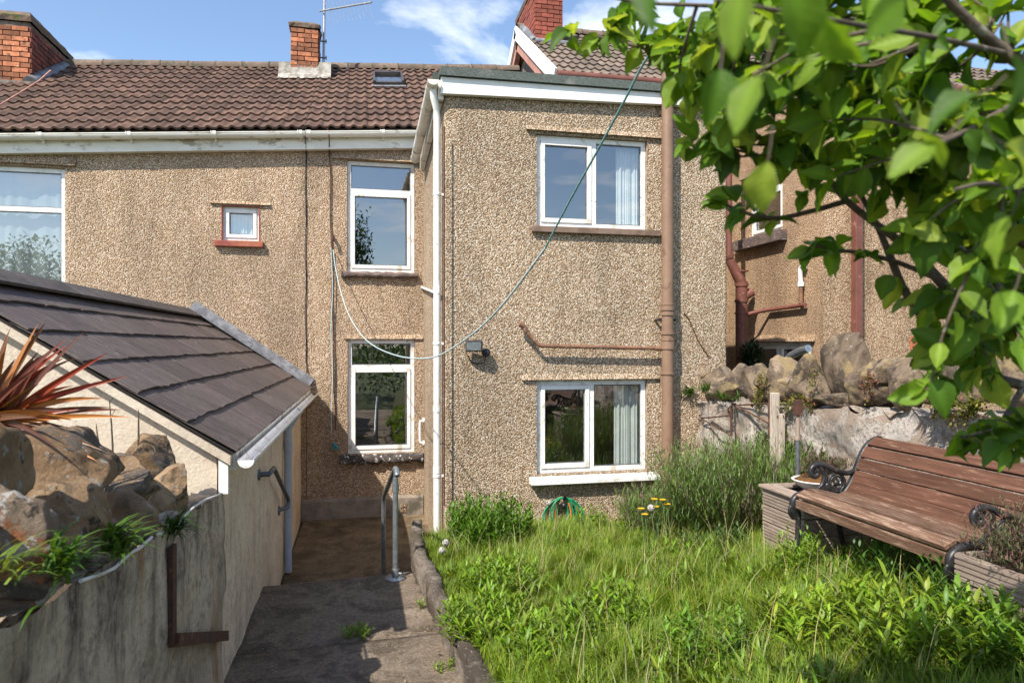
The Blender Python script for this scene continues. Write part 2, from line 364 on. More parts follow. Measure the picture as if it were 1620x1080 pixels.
def mat_stone(name, c1, c2, spots, bs=14):
    m = Mat(name); co = m.rnd_off()
    c = m.ramp(m.noise(5, 9, .68, .5, co=co), [(.40, c1), (.60, c2)]); c = m.jitter(c, .2)
    for sc, s_, th, soft in spots: c = m.mix(m.ramp(m.noise(s_, 9, .7, .3, co=co), [(.5+(th-.5)*.55, 0), (.5+(th-.5)*.55+soft*.5, .92)]), c, sc)
    m.base(c, .92, 0, .2); m.bump(m.mix(.4, m.noise(bs, 9, .7, co=co), m.noise(80, 5, .8, co=co)), 1.0, .05); return m.m
M_stone_l = mat_stone('sandstone', (.26, .165, .09), (.44, .30, .18), [((.14, .12, .10), 4, .55, .12), ((.40, .38, .34), 22, .66, .05), ((.07, .055, .045), 11, .62, .1)])
M_stone_o = mat_stone('lichened_stone', (.24, .17, .12), (.33, .25, .18), [((.36, .14, .06), 4.5, .63, .07), ((.48, .46, .43), 14, .58, .05), ((.06, .05, .045), 12, .63, .08)])
M_stone_g = mat_stone('grey_stone', (.13, .095, .068), (.31, .235, .165), [((.075, .06, .05), 3.2, .53, .16), ((.36, .27, .14), 3.0, .58, .14), ((.40, .37, .31), 20, .72, .05)])

def mat_wood(name, c1, c2, worn, th=.56, sx=(12, .9, 12), jit_=.14):
    m = Mat(name); co = m.rnd_off()
    c = m.ramp(m.noise(3, 9, .65, .3, co=co, stretch=sx), [(.40, c1), (.60, c2)])
    c = m.mix(m.ramp(m.noise(4, 9, .75, .2, co=co, stretch=(sx[0]*1.5, sx[1]*1.5, sx[2]*1.5)), [(.5+(th-.5)*.5, 0), (.5+(th-.5)*.5+.06, .85)]), c, worn)
    c = m.jitter(c, jit_); m.base(c, .68, 0, .3); m.bump(m.noise(6, 8, .7, co=co, stretch=sx), .5, .006); return m.m
M_slatback = mat_wood('brown_stained_wood', (.072, .031, .018), (.112, .051, .030), (.22, .135, .092), .645)
M_slatseat = mat_wood('worn_brown_wood', (.095, .050, .031), (.148, .085, .054), (.28, .195, .14), .54)
M_deck = mat_wood('grey_decking', (.22, .165, .13), (.33, .265, .215), (.12, .085, .065), .60)
M_post = mat_wood('bleached_wood', (.34, .29, .24), (.50, .44, .37), (.17, .13, .10), .54, sx=(12, 12, .9))
M_shaft = mat_wood('weathered_shaft', (.22, .165, .13), (.30, .24, .19), (.15, .09, .06), .6, sx=(12, 12, .9))

def mat_leaf(name, transl=.35, rough=.5, attr=True, col=(.06, .12, .02), vein=False):
    m = Mat(name)
    if attr:
        a = m.n('ShaderNodeAttribute', attribute_name='col'); c = a.outputs['Color']
    else:
        c = m.ramp(m.noise(14, 5, .6, co=m.rnd_off()), [(.3, tuple(x*.85 for x in col)), (.7, tuple(x*1.15 for x in col))]); c = m.jitter(c, .3)
    m.base(c, rough, 0, .35)
    tr = m.n('ShaderNodeBsdfTranslucent'); g = m.mix(1, c, (1.5, 1.35, .6), 'MULTIPLY'); m.l(g, tr.inputs[0])
    ms = m.n('ShaderNodeMixShader'); ms.inputs[0].default_value = transl
    m.l(m.b.outputs[0], ms.inputs[1]); m.l(tr.outputs[0], ms.inputs[2]); m.l(ms.outputs[0], m.t.nodes['Material Output'].inputs[0])
    if vein:
        sx_ = m.n('ShaderNodeSeparateXYZ'); m.l(m.co(), sx_.inputs[0]); ab = m.n('ShaderNodeMath', operation='ABSOLUTE'); m.l(sx_.outputs[0], ab.inputs[0])
        mu = m.n('ShaderNodeMath', operation='MULTIPLY_ADD'); m.l(ab.outputs[0], mu.inputs[0]); mu.inputs[1].default_value = -1.0; m.l(sx_.outputs[1], mu.inputs[2])
        k_ = m.n('ShaderNodeMath', operation='MULTIPLY'); m.l(mu.outputs[0], k_.inputs[0]); k_.inputs[1].default_value = 46
        sn_ = m.n('ShaderNodeMath', operation='SINE'); m.l(k_.outputs[0], sn_.inputs[0]); m.bump(sn_.outputs[0], .05, .010)
    return m.m
M_grass = mat_leaf('grass_blade', .45, .5)
M_weed = mat_leaf('weed_leaf', .34, .45)
M_dry = mat_leaf('dry_stalk', .2, .7)
M_appleleaf = mat_leaf('apple_leaf', .50, .55, attr=True, vein=True)
M_cordy = mat_leaf('cordyline_leaf', .28, .35)
def mat_glass():
    m = Mat('window_glass'); m.t.nodes.remove(m.b)
    tr = m.n('ShaderNodeBsdfTransparent'); tr.inputs[0].default_value = (.86, .9, .89, 1)
    gl = m.n('ShaderNodeBsdfGlossy'); gl.inputs['Roughness'].default_value = .0; gl.inputs[0].default_value = (1, 1, 1, 1)
    lw = m.n('ShaderNodeLayerWeight'); lw.inputs[0].default_value = .5
    pw = m.n('ShaderNodeMath', operation='POWER'); m.l(lw.outputs['Facing'], pw.inputs[0]); pw.inputs[1].default_value = 4
    mu = m.n('ShaderNodeMath', operation='MULTIPLY_ADD'); m.l(pw.outputs[0], mu.inputs[0]); mu.inputs[1].default_value = .72; mu.inputs[2].default_value = .26
    bp = m.n('ShaderNodeBump'); bp.inputs['Strength'].default_value = .05; bp.inputs['Distance'].default_value = .01
    m.l(m.noise(2.2, 2, .5), bp.inputs['Height']); m.l(bp.outputs[0], gl.inputs['Normal'])
    ms = m.n('ShaderNodeMixShader'); m.l(mu.outputs[0], ms.inputs[0]); m.l(tr.outputs[0], ms.inputs[1]); m.l(gl.outputs[0], ms.inputs[2])
    m.l(ms.outputs[0], m.t.nodes['Material Output'].inputs[0]); return m.m
M_glass = mat_glass()

# ------------------------------------------------------------------ setting: ground, yard, path, lawn
g = MB(); g.box((-400, -400, -.9), (400, 400, -.46)); 
M_ground = simple('far_grass', (.06, .085, .025), (.09, .10, .04), .4, .95, .3, 8, .05)
g.obj('ground', M_ground, kind='structure')
yd = MB(); yd.box((-.80, 6.0, -.6), (.86, 9.79, -.41)); yard = yd.obj('yard', M_yard, kind='structure')
def lowx(y): return .42+max(0, 5.95-y)*.068 if y < 5.95 else .42+(y-5.95)*.05
# path: three cast slabs on a bed, the last with a step down to the yard
pb = MB(); pb.box((-.80, -2, -.6), (.30, 6.0, -.15)); path = pb.obj('path', M_path, kind='structure')
def slab(y0, y1, z0, dz, skew=0.0, nx=26):
    ny = max(3, int((y1-y0)/.07)); vs = []; fs = []
    for j in range(ny+1):
        for i in range(nx+1):
            y = y0+(y1-y0)*j/ny; x = -.81+(lowx(y)+.03+.81)*i/nx
            yy = y+skew*(i/nx-.5)
            e = min(j, ny-j)
            z = z0+dz*j/ny+.008*fbm(x, yy, 0, 2.2)-(.010 if e == 0 else 0)
            vs.append((x, yy, z))
    for j in range(ny):
        for i in range(nx): a = j*(nx+1)+i; fs.append((a, a+1, a+nx+2, a+nx+1))
    b = len(vs)
    for i in range(nx+1):
        x, y, z = vs[i]; vs.append((x, y, z-.25))
    for i in range(nx+1):
        x, y, z = vs[ny*(nx+1)+i]; vs.append((x, y, z-.5))
    for i in range(nx):
        fs.append((i, b+i, b+i+1, i+1)); t = ny*(nx+1)+i; c2 = b+nx+1+i; fs.append((t, t+1, c2+1, c2))
    m = MB(); m.add(vs, fs, True); return m.obj('paving_slab', M_path, path)
slab(-1.5, 3.62, .02, .0); slab(3.645, 4.70, .018, -.004, .06); slab(4.725, 6.05, 0, 0, .10)

def lawnz(x, y):
    d = max(0, 7.2-y); return .0+.065*d+.132*(x-.7)*d/3+.02*fbm(x, y, 0, 1.3)
ns = MB(); nx, ny = 40, 60; vs = []
for j in range(ny+1):
    y = -1+8.25*j/ny
    for i in range(nx+1):
        x = lowx(y)+.05+(3.74-lowx(y)-.05)*i/nx; vs.append((x, y, lawnz(x, y)-.02))
ns.add(vs, [(j*(nx+1)+i, j*(nx+1)+i+1, (j+1)*(nx+1)+i+1, (j+1)*(nx+1)+i) for j in range(ny) for i in range(nx)], True)
ns.obj('lawn_soil', M_thatch, kind='structure')
rb = MB(); rb.box((-4.5, -1.5, -.4), (-1.24, 4.38, .95)); rb.obj('raised_bed', M_soil, kind='structure')

# ------------------------------------------------------------------ building helpers
def rects_with_holes(x0, x1, z0, z1, holes):
    xs = sorted({x0, x1, *[h[0] for h in holes], *[h[1] for h in holes]}); zs = sorted({z0, z1, *[h[2] for h in holes], *[h[3] for h in holes]})
    xs = [x for x in xs if x0 <= x <= x1]; zs = [z for z in zs if z0 <= z <= z1]
    for a, b in zip(xs, xs[1:]):
        for c, d in zip(zs, zs[1:]):
            mx, mz = (a+b)/2, (c+d)/2
            if not any(h[0] < mx < h[1] and h[2] < mz < h[3] for h in holes): yield a, b, c, d
def wall(mp, x0, x1, z0, z1, holes, depth=.13, m=None):
    m = m or MB()
    for a, b, c, d in rects_with_holes(x0, x1, z0, z1, holes): m.quad(mp(a,0,c), mp(b,0,c), mp(b,0,d), mp(a,0,d))
    for a, b, c, d in holes:
        m.quad(mp(a,0,c), mp(a,depth,c), mp(a,depth,d), mp(a,0,d)); m.quad(mp(b,depth,c), mp(b,0,c), mp(b,0,d), mp(b,depth,d))
        m.quad(mp(a,0,d), mp(b,0,d), mp(b,depth,d), mp(a,depth,d)); m.quad(mp(a,depth,c), mp(b,depth,c), mp(b,0,c), mp(a,0,c))
    return m
def mbox(m, mp, a0, a1, d0, d1, b0, b1):
    c = [mp(a, d, b) for b in (b0, b1) for a, d in ((a0, d0), (a1, d0), (a1, d1), (a0, d1))]
    return m.hexa(c[:4], c[4:])
M_blind = simple('vertical_blind', (.26, .28, .28), (.22, .24, .24), 3, .9, .1, 80)
def window(parent, mp, hole, cells, rec=.07, ft=.055, curtain=(), sashes=(), fmat=None, label=None, room=1.6, cdeep=.17, cmat=None):
    """hole = a0,a1,b0,b1 ; cells = glazed openings in fractions ; sashes = cells with an opening casement"""
    a0, a1, b0, b1 = hole; fmat = fmat or M_white
    W_, H_ = a1-a0, b1-b0
    oc = []; 
    for (p, q, r, s_) in cells:
        oc.append((a0+p*W_ + (ft if p == 0 else ft*.5), a0+q*W_-(ft if q == 1 else ft*.5), b0+r*H_+(ft if r == 0 else ft*.5), b0+s_*H_-(ft if s_ == 1 else ft*.5)))
    f = MB()
    for a, b, c, d in rects_with_holes(a0+.004, a1-.004, b0+.004, b1-.004, oc): mbox(f, mp, a, b, rec, rec+.06, c, d)
    w = bpy.data.objects.new('window', None); COL.objects.link(w); w.parent = parent
    w.location = Vector(mp((a0+a1)/2, rec, b0))-wloc(parent)
    if label: w['label'] = label
    f2 = MB(); f2.v = f.v; f2.f = f.f; f2.sm = f.sm
    f2.obj('frame', fmat, w)
    for k, (a, b, c, d) in enumerate(oc):
        g0, g1, h0, h1 = a, b, c, d
        if k in sashes:
            t = .048; s2 = MB()
            for q in rects_with_holes(a+.003, b-.003, c+.003, d-.003, [(a+t, b-t, c+t, d-t)]): mbox(s2, mp, q[0], q[1], rec-.014, rec+.045, q[2], q[3])
            s2.obj('sash', fmat, w); g0, g1, h0, h1 = a+t, b-t, c+t, d-t
        bead = MB(); t = .012
        for q in rects_with_holes(g0+.001, g1-.001, h0+.001, h1-.001, [(g0+t, g1-t, h0+t, h1-t)]): mbox(bead, mp, q[0], q[1], rec+.018, rec+.032, q[2], q[3])
        bead.obj('glazing_bead', M_galvd, w)
        pn = MB(); pn.quad(mp(g0, rec+.026, h0), mp(g1, rec+.026, h0), mp(g1, rec+.026, h1), mp(g0, rec+.026, h1)); pn.obj('pane', M_glass, w)
    rm = MB(); r0 = rec+.062; e = .1
    A0, A1, B0, B1 = a0-e, a1+e, b0-.3, b1+.2
    P = lambda a, d, b: mp(a, d, b)
    rm.quad(P(A0,room,B0),P(A1,room,B0),P(A1,room,B1),P(A0,room,B1)); rm.quad(P(A0,r0,B0),P(A1,r0,B0),P(A1,room,B0),P(A0,room,B0))
    rm.quad(P(A0,r0,B1),P(A1,r0,B1),P(A1,room,B1),P(A0,room,B1)); rm.quad(P(A0,r0,B0),P(A0,room,B0),P(A0,room,B1),P(A0,r0,B1)); rm.quad(P(A1,r0,B0),P(A1,room,B0),P(A1,room,B1),P(A1,r0,B1))
    for q in rects_with_holes(A0, A1, B0, B1, [(a0+.02, a1-.02, b0+.02, b1-.02)]): rm.quad(P(q[0],r0,q[2]),P(q[1],r0,q[2]),P(q[1],r0,q[3]),P(q[0],r0,q[3]))
    rm.obj('room_interior', M_room, w)
    for (c0, c1, drop) in curtain:
        m = MB(); n = 60; vs = []
        for i in range(n+1):
            a = a0+(c0+(c1-c0)*i/n)*W_; dd = cdeep+.010*math.sin(i*.9+2*math.sin(i*.21))+.010*math.sin(i*.31+1)
            vs += [mp(a, dd, b0+drop*H_), mp(a, dd+.004*math.sin(i*2), b1-.03)]
        m.add(vs, [(2*i, 2*i+2, 2*i+3, 2*i+1) for i in range(n)], True); m.obj('curtain', cmat or M_curtain, w)
    return w
def lintel(parent, mp, a0, a1, b, mat, h=.07, out=.045, name='lintel'):
    m = MB(); n = 14
    for i in range(n):
        p, q = a0+(a1-a0)*i/n, a0+(a1-a0)*(i+1)/n
        m.quad(mp(p,-out,b), mp(q,-out,b), mp(q,0.0,b+h*2), mp(p,0.0,b+h*2)); m.quad(mp(p,-out,b), mp(p,.0,b+.004), mp(q,.0,b+.004), mp(q,-out,b))
    m.quad(mp(a0,-out,b), mp(a0,0,b+h*2), mp(a0,0,b+.004)); m.quad(mp(a1,-out,b), mp(a1,0,b+.004), mp(a1,0,b+h*2))
    return m.obj(name, mat, parent)
def sill(parent, mp, a0, a1, b0, b1, mat, out=.09, inn=.10, rough=0, bevel=.006):
    m = MB()
    if not rough: mbox(m, mp, a0, a1, -out, inn, b0, b1); return m.obj('sill', mat, parent, bevel=bevel)
    n = 40
    vs = []
    for i in range(n+1):
        a = a0+(a1-a0)*i/n; q = lambda k: rough*fbm(a*9, k*7.3, a0, 1.7, 3)
        vs += [mp(a, inn, b1), mp(a, -out*.8+q(1), b1+q(2)*.6), mp(a, -out+q(3), (b0+b1)/2+q(4)), mp(a, -out*.8+q(5), b0+q(6)), mp(a, inn, b0)]
    fs = [(5*i+k, 5*i+5+k, 5*i+6+k, 5*i+1+k) for i in range(n) for k in range(4)]
    m.add(vs, fs, True); m.add(vs[:5], [(0,1,2,3,4)]); m.add(vs[-5:], [(4,3,2,1,0)])
    return m.obj('sill', mat, parent)
def bricks(parent, x0, x1, y0, y1, z0, z1, faces, mats, bl=.22, bh=.066, jt=.014):
    """bricks laid in stretcher bond on the named faces of a stack"""
    for fc in faces:
        mat = mats[fc]; a0, a1 = (x0, x1) if fc in 'f' else (y0, y1)
        n = int((z1-z0)/(bh+jt)); 
        ml = {}
        for r in range(n):
            z = z0+r*(bh+jt)+jt; a = a0-(bl+jt)*(.5 if r % 2 else 0)
            while a < a1-.02:
                b0, b1 = max(a, a0), min(a+bl, a1); a += bl+jt
                if b1-b0 < .03: continue
                key = round(b1-b0, 3)
                if key not in ml:
                    m = MB(); L = key/2
                    if fc == 'f': m.box((-L, -.045, 0), (L, .045, bh))
                    else: m.box((-.045, -L, 0), (.045, L, bh))
                    ml[key] = m.mesh('brick', mat)
                pr = random.uniform(-.006, .006)
                if fc == 'f': loc = ((b0+b1)/2, y0+.045-.016+pr, z)
                else: loc = ((x1-.045+.016+pr) if fc == 'r' else (x0+.045-.016+pr), (b0+b1)/2, z)
                put('brick', ml[key], loc, parent, rot=(random.uniform(-.01,.01), random.uniform(-.012,.012), random.uniform(-.012,.012)))
def chimney(parent, x0, x1, y0, y1, z0, z1, faces, mats, cap=.16):
    m = MB(); m.box((x0+.02, y0+.02, z0-.9), (x1-.02, y1-.02, z1)); c = m.obj('chimney', M_mortar, parent)
    bricks(c, x0, x1, y0, y1, z0, z1-.01, faces, mats)
    k = MB()
    pts = []
    n = 8
    for (h, ex) in ((0, .025), (cap*.55, .035), (cap, -.03)):
        ring = []
        for i in range(4*n):
            s_, t = divmod(i, n); t /= n
            X = [x0-ex+(x1-x0+2*ex)*t, x1+ex, x1+ex-(x1-x0+2*ex)*t, x0-ex][s_]; Y = [y0-ex, y0-ex+(y1-y0+2*ex)*t, y1+ex, y1+ex-(y1-y0+2*ex)*t][s_]
            q = .02*fbm(X, Y, h, 9); ring.append((X+q, Y+q, z1+h+q*.8))
        pts += ring
    N4 = 4*n
    k.add(pts, [(r*N4+i, r*N4+(i+1) % N4, (r+1)*N4+(i+1) % N4, (r+1)*N4+i) for r in range(2) for i in range(N4)]); k.add(pts[2*N4:], [tuple(range(N4))])
    k.obj('chimney_cap', M_cap, c); return c
# roofs of interlocking tiles; a roof is a sloping underlay, tiles its sub-parts
TW, TG = .30, .345
def tile_mesh(e1, e2, nn, mat):
    prof = []; k = 14
    for i in range(k+1):
        a = i/k; ph = (a*2) % 1.0 if i < k else 1.0
        bump = .027*max(0, math.sin(math.pi*min(1, max(0, (ph-.42)/.56)))) if ph > .42 else .004*math.cos(ph/.42*math.pi*2)
        prof.append((a*TW-TW/2, bump))
    m = MB(); vs = []
    for (s_, h) in ((0, .036), (.40, .004)):
        for a, b in prof: vs.append(Vector(e1)*a+Vector(e2)*s_+Vector(nn)*(h+b))
    for a, b in prof: vs.append(Vector(e1)*a+Vector(e2)*0+Vector(nn)*(.036+b-.028))
    K = k+1
    m.add(vs, [(i, i+1, K+i+1, K+i) for i in range(k)], True); m.add([vs[i] for i in range(K)]+vs[2*K:], [(i, K+i, K+i+1, i+1) for i in range(k)])
    return m.mesh('tile', mat)
def tiled_roof(parent, o, e1, e2, length, rows, mat, skip=None, limit=300):
    o = Vector(o); e1 = Vector(e1).normalized(); e2 = Vector(e2).normalized(); nn = e1.cross(e2).normalized()
    m = MB(); a = o; b = o+e1*length; L = rows*TG+.02
    m.hexa([a-nn*.06, b-nn*.06, b+e2*L-nn*.06, a+e2*L-nn*.06], [a-nn*.005, b-nn*.005, b+e2*L-nn*.005, a+e2*L-nn*.005])
    r = m.obj('roof', M_under, parent); me = tile_mesh(e1, e2, nn, mat)
    cols = int(round(length/TW)); c = 0
    for j in range(rows):
        for i in range(cols):
            p = o+e1*(TW*(i+.5)+(length-cols*TW)/2)+e2*(TG*j-.03)+nn*random.uniform(0, .004)
            if skip and skip(p): continue
            if c >= limit: break
            put('tile', me, p+e1*random.uniform(-.003, .003)+e2*random.uniform(-.006, .006), r); c += 1
    return r
def ridge_line(parent, a, b, mat, r=.11, step=.45):
    a = Vector(a); b = Vector(b); n = max(1, round((b-a).length/step)); d = (b-a)/n
    m = MB(); m.tube([Vector((0, 0, 0)), d*.985], r, 10, cap=False, arc=(-1.75, 1.75)); m.tube([d*.0, d*.03], r+.008, 10, cap=False, arc=(-1.75, 1.75))
    me = m.mesh('ridge_tile', mat)
    for i in range(n): put('ridge_tile', me, a+d*i+Vector((0, 0, random.uniform(-.006, .006))), parent)

YM, YE = 9.8, 7.25
XE0, XE1 = .845, 4.15
def ez(x): return 4.955+.0745*x
front = lambda y: (lambda a, d, b: Vector((a, y+d, b)))
mpM = front(YM); mpE = front(YE)
PIT = R(32); E1 = Vector((1, 0, .0745)).normalized(); E2 = Vector((0, math.cos(PIT), math.sin(PIT)))
YR = 9.62+12*TG*math.cos(PIT); ZRUP = .02+12*TG*math.sin(PIT)
def hole(u0, v0, u1, v1, Y):
    a = PY(u0, v0, Y); b = PY(u1, v1, Y); return (a.x, b.x, b.z, a.z)

# ------------------------------------------------------------------ left terraced house
XJ = PY(485, 500, YM).x
hl = thing('terraced_house', 'pebbledashed house at the left of the terrace with a small maroon-edged bathroom window', 'house', (-4, YM, -.46))
h1 = hole(-110, 266, 103, 459, YM); h1 = (PY(-110, 266, YM).x, PY(103, 266, YM).x, PY(60, 457, YM).z, PY(60, 264, YM).z)
h2 = hole(350, 324, 411, 382, YM)
w = wall(mpM, -8.5, XJ-.003, -.5, 4.33, [h1, h2])
n = 20
for i in range(n):
    a = -8.5+(XJ-.006+8.5)*i/n; b = -8.5+(XJ-.006+8.5)*(i+1)/n
    w.quad(mpM(a, 0, 4.33), mpM(b, 0, 4.33), mpM(b, 0, max(4.34, ez(b)-.05)), mpM(a, 0, max(4.34, ez(a)-.05)))
w.quad(mpM(XJ-.006, 0, -.5), mpM(XJ-.006, .3, -.5), mpM(XJ-.006, .3, 4.9), mpM(XJ-.006, 0, 4.9))
w.obj('wall', M_peb, hl)
wl = window(hl, mpM, h1, [(0, 1, 0, .655), (0, 1, .655, 1)], rec=.05, ft=.06, curtain=[(.02, .98, .02)], room=1.0, cmat=M_blind, label='large white framed window with vertical blinds at the left edge')
lintel(hl, mpM, h1[0], h1[1]+.13, h1[3]+.03, M_peb)
win2 = window(hl, mpM, h2, [(0, 1, 0, 1)], rec=.05, ft=.045, sashes=(0,), curtain=[(.1, .9, .02)], room=.8, label='small square white bathroom window')
fr = MB()
for q in rects_with_holes(h2[0], h2[1], h2[2], h2[3], [(h2[0]+.014, h2[1]-.014, h2[2]+.001, h2[3]-.014)]): mbox(fr, mpM, q[0], q[1], -.006, .048, q[2], q[3])
fr.obj('window_surround', M_maroonf, win2)
lintel(hl, mpM, h2[0]-.14, h2[1]+.14, h2[3]+.015, M_peb, h=.02, out=.035)
sill(hl, mpM, h2[0]-.08, h2[1]+.05, h2[2]-.085, h2[2]-.005, M_maroonf, out=.07)
skipl = lambda p: False
rl = tiled_roof(hl, (-8.5+ .0, 9.62, ez(-8.5)+.02), E1, E2, (XJ+8.5)/E1.x, 12, M_tile, skip=lambda p: p.x < -6.2)
ridge_line(rl, (-8.5, YR, ez(-8.5)+ZRUP), (XJ, YR, ez(XJ)+ZRUP), M_ridge)
m = MB(); rz = lambda x: ez(x)+ZRUP
m.hexa([(-8.5, YR, rz(-8.5)-.06), (XJ, YR, rz(XJ)-.06), (XJ, 17, rz(XJ)-2.4), (-8.5, 17, rz(-8.5)-2.4)], [(-8.5, YR, rz(-8.5)), (XJ, YR, rz(XJ)), (XJ, 17, rz(XJ)-2.3), (-8.5, 17, rz(-8.5)-2.3)])
m.obj('rear_roof_slope', M_tile, hl)
def eaves(parent, xa, xb, mat_g, brk):
    m = MB(); y = 9.70
    m.hexa([(xa, y, ez(xa)-.235), (xb, y, ez(xb)-.235), (xb, YM+.02, ez(xb)-.235), (xa, YM+.02, ez(xa)-.235)], [(xa, y, ez(xa)-.02), (xb, y, ez(xb)-.02), (xb, YM+.02, ez(xb)-.02), (xa, YM+.02, ez(xa)-.02)])
    m.obj('fascia', M_whiteold, parent)
    g_ = MB(); p0 = Vector((xa, 9.625, ez(xa)-.035)); p1 = Vector((xb, 9.625, ez(xb)-.035))
    g_.tube([p0, p1], .062, 12, cap=False, arc=(1.45, 4.85)); g_.tube([p0, p1], .055, 12, cap=False, arc=(1.45, 4.85))
    for s_ in (-.06, .06): g_.tube([p0+Vector((0, s_, 0)), p1+Vector((0, s_, 0))], .007, 6)
    gg = g_.obj('gutter', mat_g, parent)
    for x in brk:
        if xa <= x <= xb:
            b = MB(); q = Vector((x, 9.625, ez(x)-.035)); b.tube([q-E1*.022, q+E1*.022], .069, 12, cap=False, arc=(1.3, 5.0)); b.tube([q-E1*.04, q-E1*.03], .071, 12, cap=False, arc=(1.3, 5.0))
            b.box((x-.012, 9.66, ez(x)-.13), (x+.012, 9.695, ez(x)-.05)); b.obj('gutter_bracket', mat_g, gg)
bxs = [PY(u, 215, 9.62).x for u in (66, 206, 340, 476, 489, 606)]
eaves(hl, -8.5, XJ-.004, M_whiteold, bxs)
# left chimney across the ridge
cx = PY(48, 60, 11.9).x
cl = chimney(hl, cx-.95, cx, 11.9, 13.4, 6.02, 6.98, 'fr', {'f': M_brick, 'r': M_brickside})
fl = MB(); fl.hexa([(cx-1.0, 11.82, 5.7), (cx+.02, 11.82, 5.76), (cx+.02, 11.95, 5.86), (cx-1.0, 11.95, 5.8)], [(cx-1.0, 11.86, 6.05), (cx+.02, 11.86, 6.05), (cx+.02, 11.95, 6.05), (cx-1.0, 11.95, 6.05)])
fl.obj('cement_fillet', M_mortar, cl)
fl = MB(); fl.tube([(cx+.0, 11.9, 6.03), (cx+.05, 12.4, 6.33), (cx+.05, 13.0, 6.68), (cx, 13.3, 6.8)], [.12, .13, .13, .1], 8); fl.obj('flashing', M_lead, cl)

# ------------------------------------------------------------------ centre house with the rear extension
hc = thing('terraced_house', 'pebbledashed middle house with a flat-roofed two-storey rear extension', 'house', (1.5, YM, -.46))
hs1 = hole(549, 253, 656, 432, YM); hs2 = hole(550, 537, 656, 715, YM)
wm = wall(mpM, XJ+.003, 3.0, -.5, 4.74, [hs1, hs2])
for i in range(6):
    a = XJ+.006+(3.0-XJ)*i/6; b = XJ+.006+(3.0-XJ)*(i+1)/6
    wm.quad(mpM(a, 0, 4.74), mpM(b, 0, 4.74), mpM(b, 0, ez(b)-.05), mpM(a, 0, ez(a)-.05))
wm.obj('wall', M_peb, hc)
wd = MB(); wd.box((XJ-.004, YM+.012, -.4), (XJ+.004, YM+.05, 4.75)); wd.obj('expansion_joint', M_under, hc)
def stair_window(h, lab, tr):
    return window(hc, mpM, h, [(0, 1, 0, tr), (0, 1, tr, 1)], rec=.045, ft=.055, sashes=(0,), label=lab, room=2.2)
stair_window(hs1, 'tall white window with top light on the upper floor', .735); stair_window(hs2, 'tall white window with top light on the ground floor', .76)
lintel(hc, mpM, hs1[0]-.2, XE0-.01, hs1[3]+.01, M_peb, h=.05); lintel(hc, mpM, hs2[0]-.04, XE0-.01, hs2[3]+.01, M_peb, h=.03, out=.03)
sill(hc, mpM, hs1[0]-.08, hs1[1]+.04, hs1[2]-.08, hs1[2]-.002, M_sillc, out=.08, rough=.02)
sill(hc, mpM, hs2[0]-.10, XE0-.015, hs2[2]-.13, hs2[2]-.005, M_silld, out=.10, rough=.03)
pl = MB()
p0 = PY(485, 791, YM).z; vs = []
for i in range(21):
    x = XJ-.12+(XE0-XJ+.11)*i/20; vs += [(x, YM-.05+.008*fbm(x, 0, 0, 4), -.42), (x, YM-.05+.008*fbm(x, 1, 0, 4), p0-.02), (x, YM-.0, p0+.015)]
pl.add(vs, [(3*i+k, 3*i+3+k, 3*i+4+k, 3*i+1+k) for i in range(20) for k in range(2)]); pl.obj('plinth', M_plinth, hc)
vt = MB(); a = PY(634, 793, YM-.06); b = PY(642, 810, YM-.06)
for i in range(4):
    for j in range(2): vt.box((a.x+i*.022, YM-.064, b.z+j*.07), (a.x+i*.022+.012, YM-.052, b.z+j*.07+.055))
vt.obj('air_vent', M_peb_r, hc)
rc = tiled_roof(hc, (XJ, 9.62, ez(XJ)+.02), E1, E2, (3.0-XJ)/E1.x, 12, M_tile, skip=lambda p: (p.x > 2.4))
ridge_line(rc, (XJ, YR, rz(XJ)), (3.0, YR, rz(3.0)), M_ridge)
m = MB(); m.hexa([(XJ, YR, rz(XJ)-.06), (3, YR, rz(3)-.06), (3, 17, rz(3)-2.4), (XJ, 17, rz(XJ)-2.4)], [(XJ, YR, rz(XJ)), (3, YR, rz(3)), (3, 17, rz(3)-2.3), (XJ, 17, rz(XJ)-2.3)]); m.obj('rear_roof_slope', M_tile, hc)
eaves(hc, XJ+.004, XE0+.1, M_whiteold, bxs)
# middle chimney
yc = 12.35; c0 = PY(460, 70, yc).x; c1 = PY(503, 70, yc).x; zb = PY(480, 112, yc).z; zt = PY(480, 44, yc).z
cc = chimney(hc, c0, c1, yc, yc+.42, zb, zt, 'fr', {'f': M_brick, 'r': M_brickside}, cap=.11)
fl = MB(); rzl = lambda x, y: ez(x)+.02+(y-9.62)*math.tan(PIT)
xa, xb = c0-.2, c1+.22
vs = []
for i in range(17):
    x = xa+(xb-xa)*i/16; q = .03*fbm(x, 3, 0, 9)
    vs += [(x, yc-.16+q, rzl(x, yc-.16)+.06), (x, yc-.04, rzl(x, yc-.04)+.11), (x, yc+.01, rzl(x, yc)+.30+q), (x, yc+.3, rzl(x, yc+.3)+.08)]
fl.add(vs, [(4*i+k, 4*i+4+k, 4*i+5+k, 4*i+1+k) for i in range(16) for k in range(3)]); fl.obj('flashing', M_limeflash, cc)
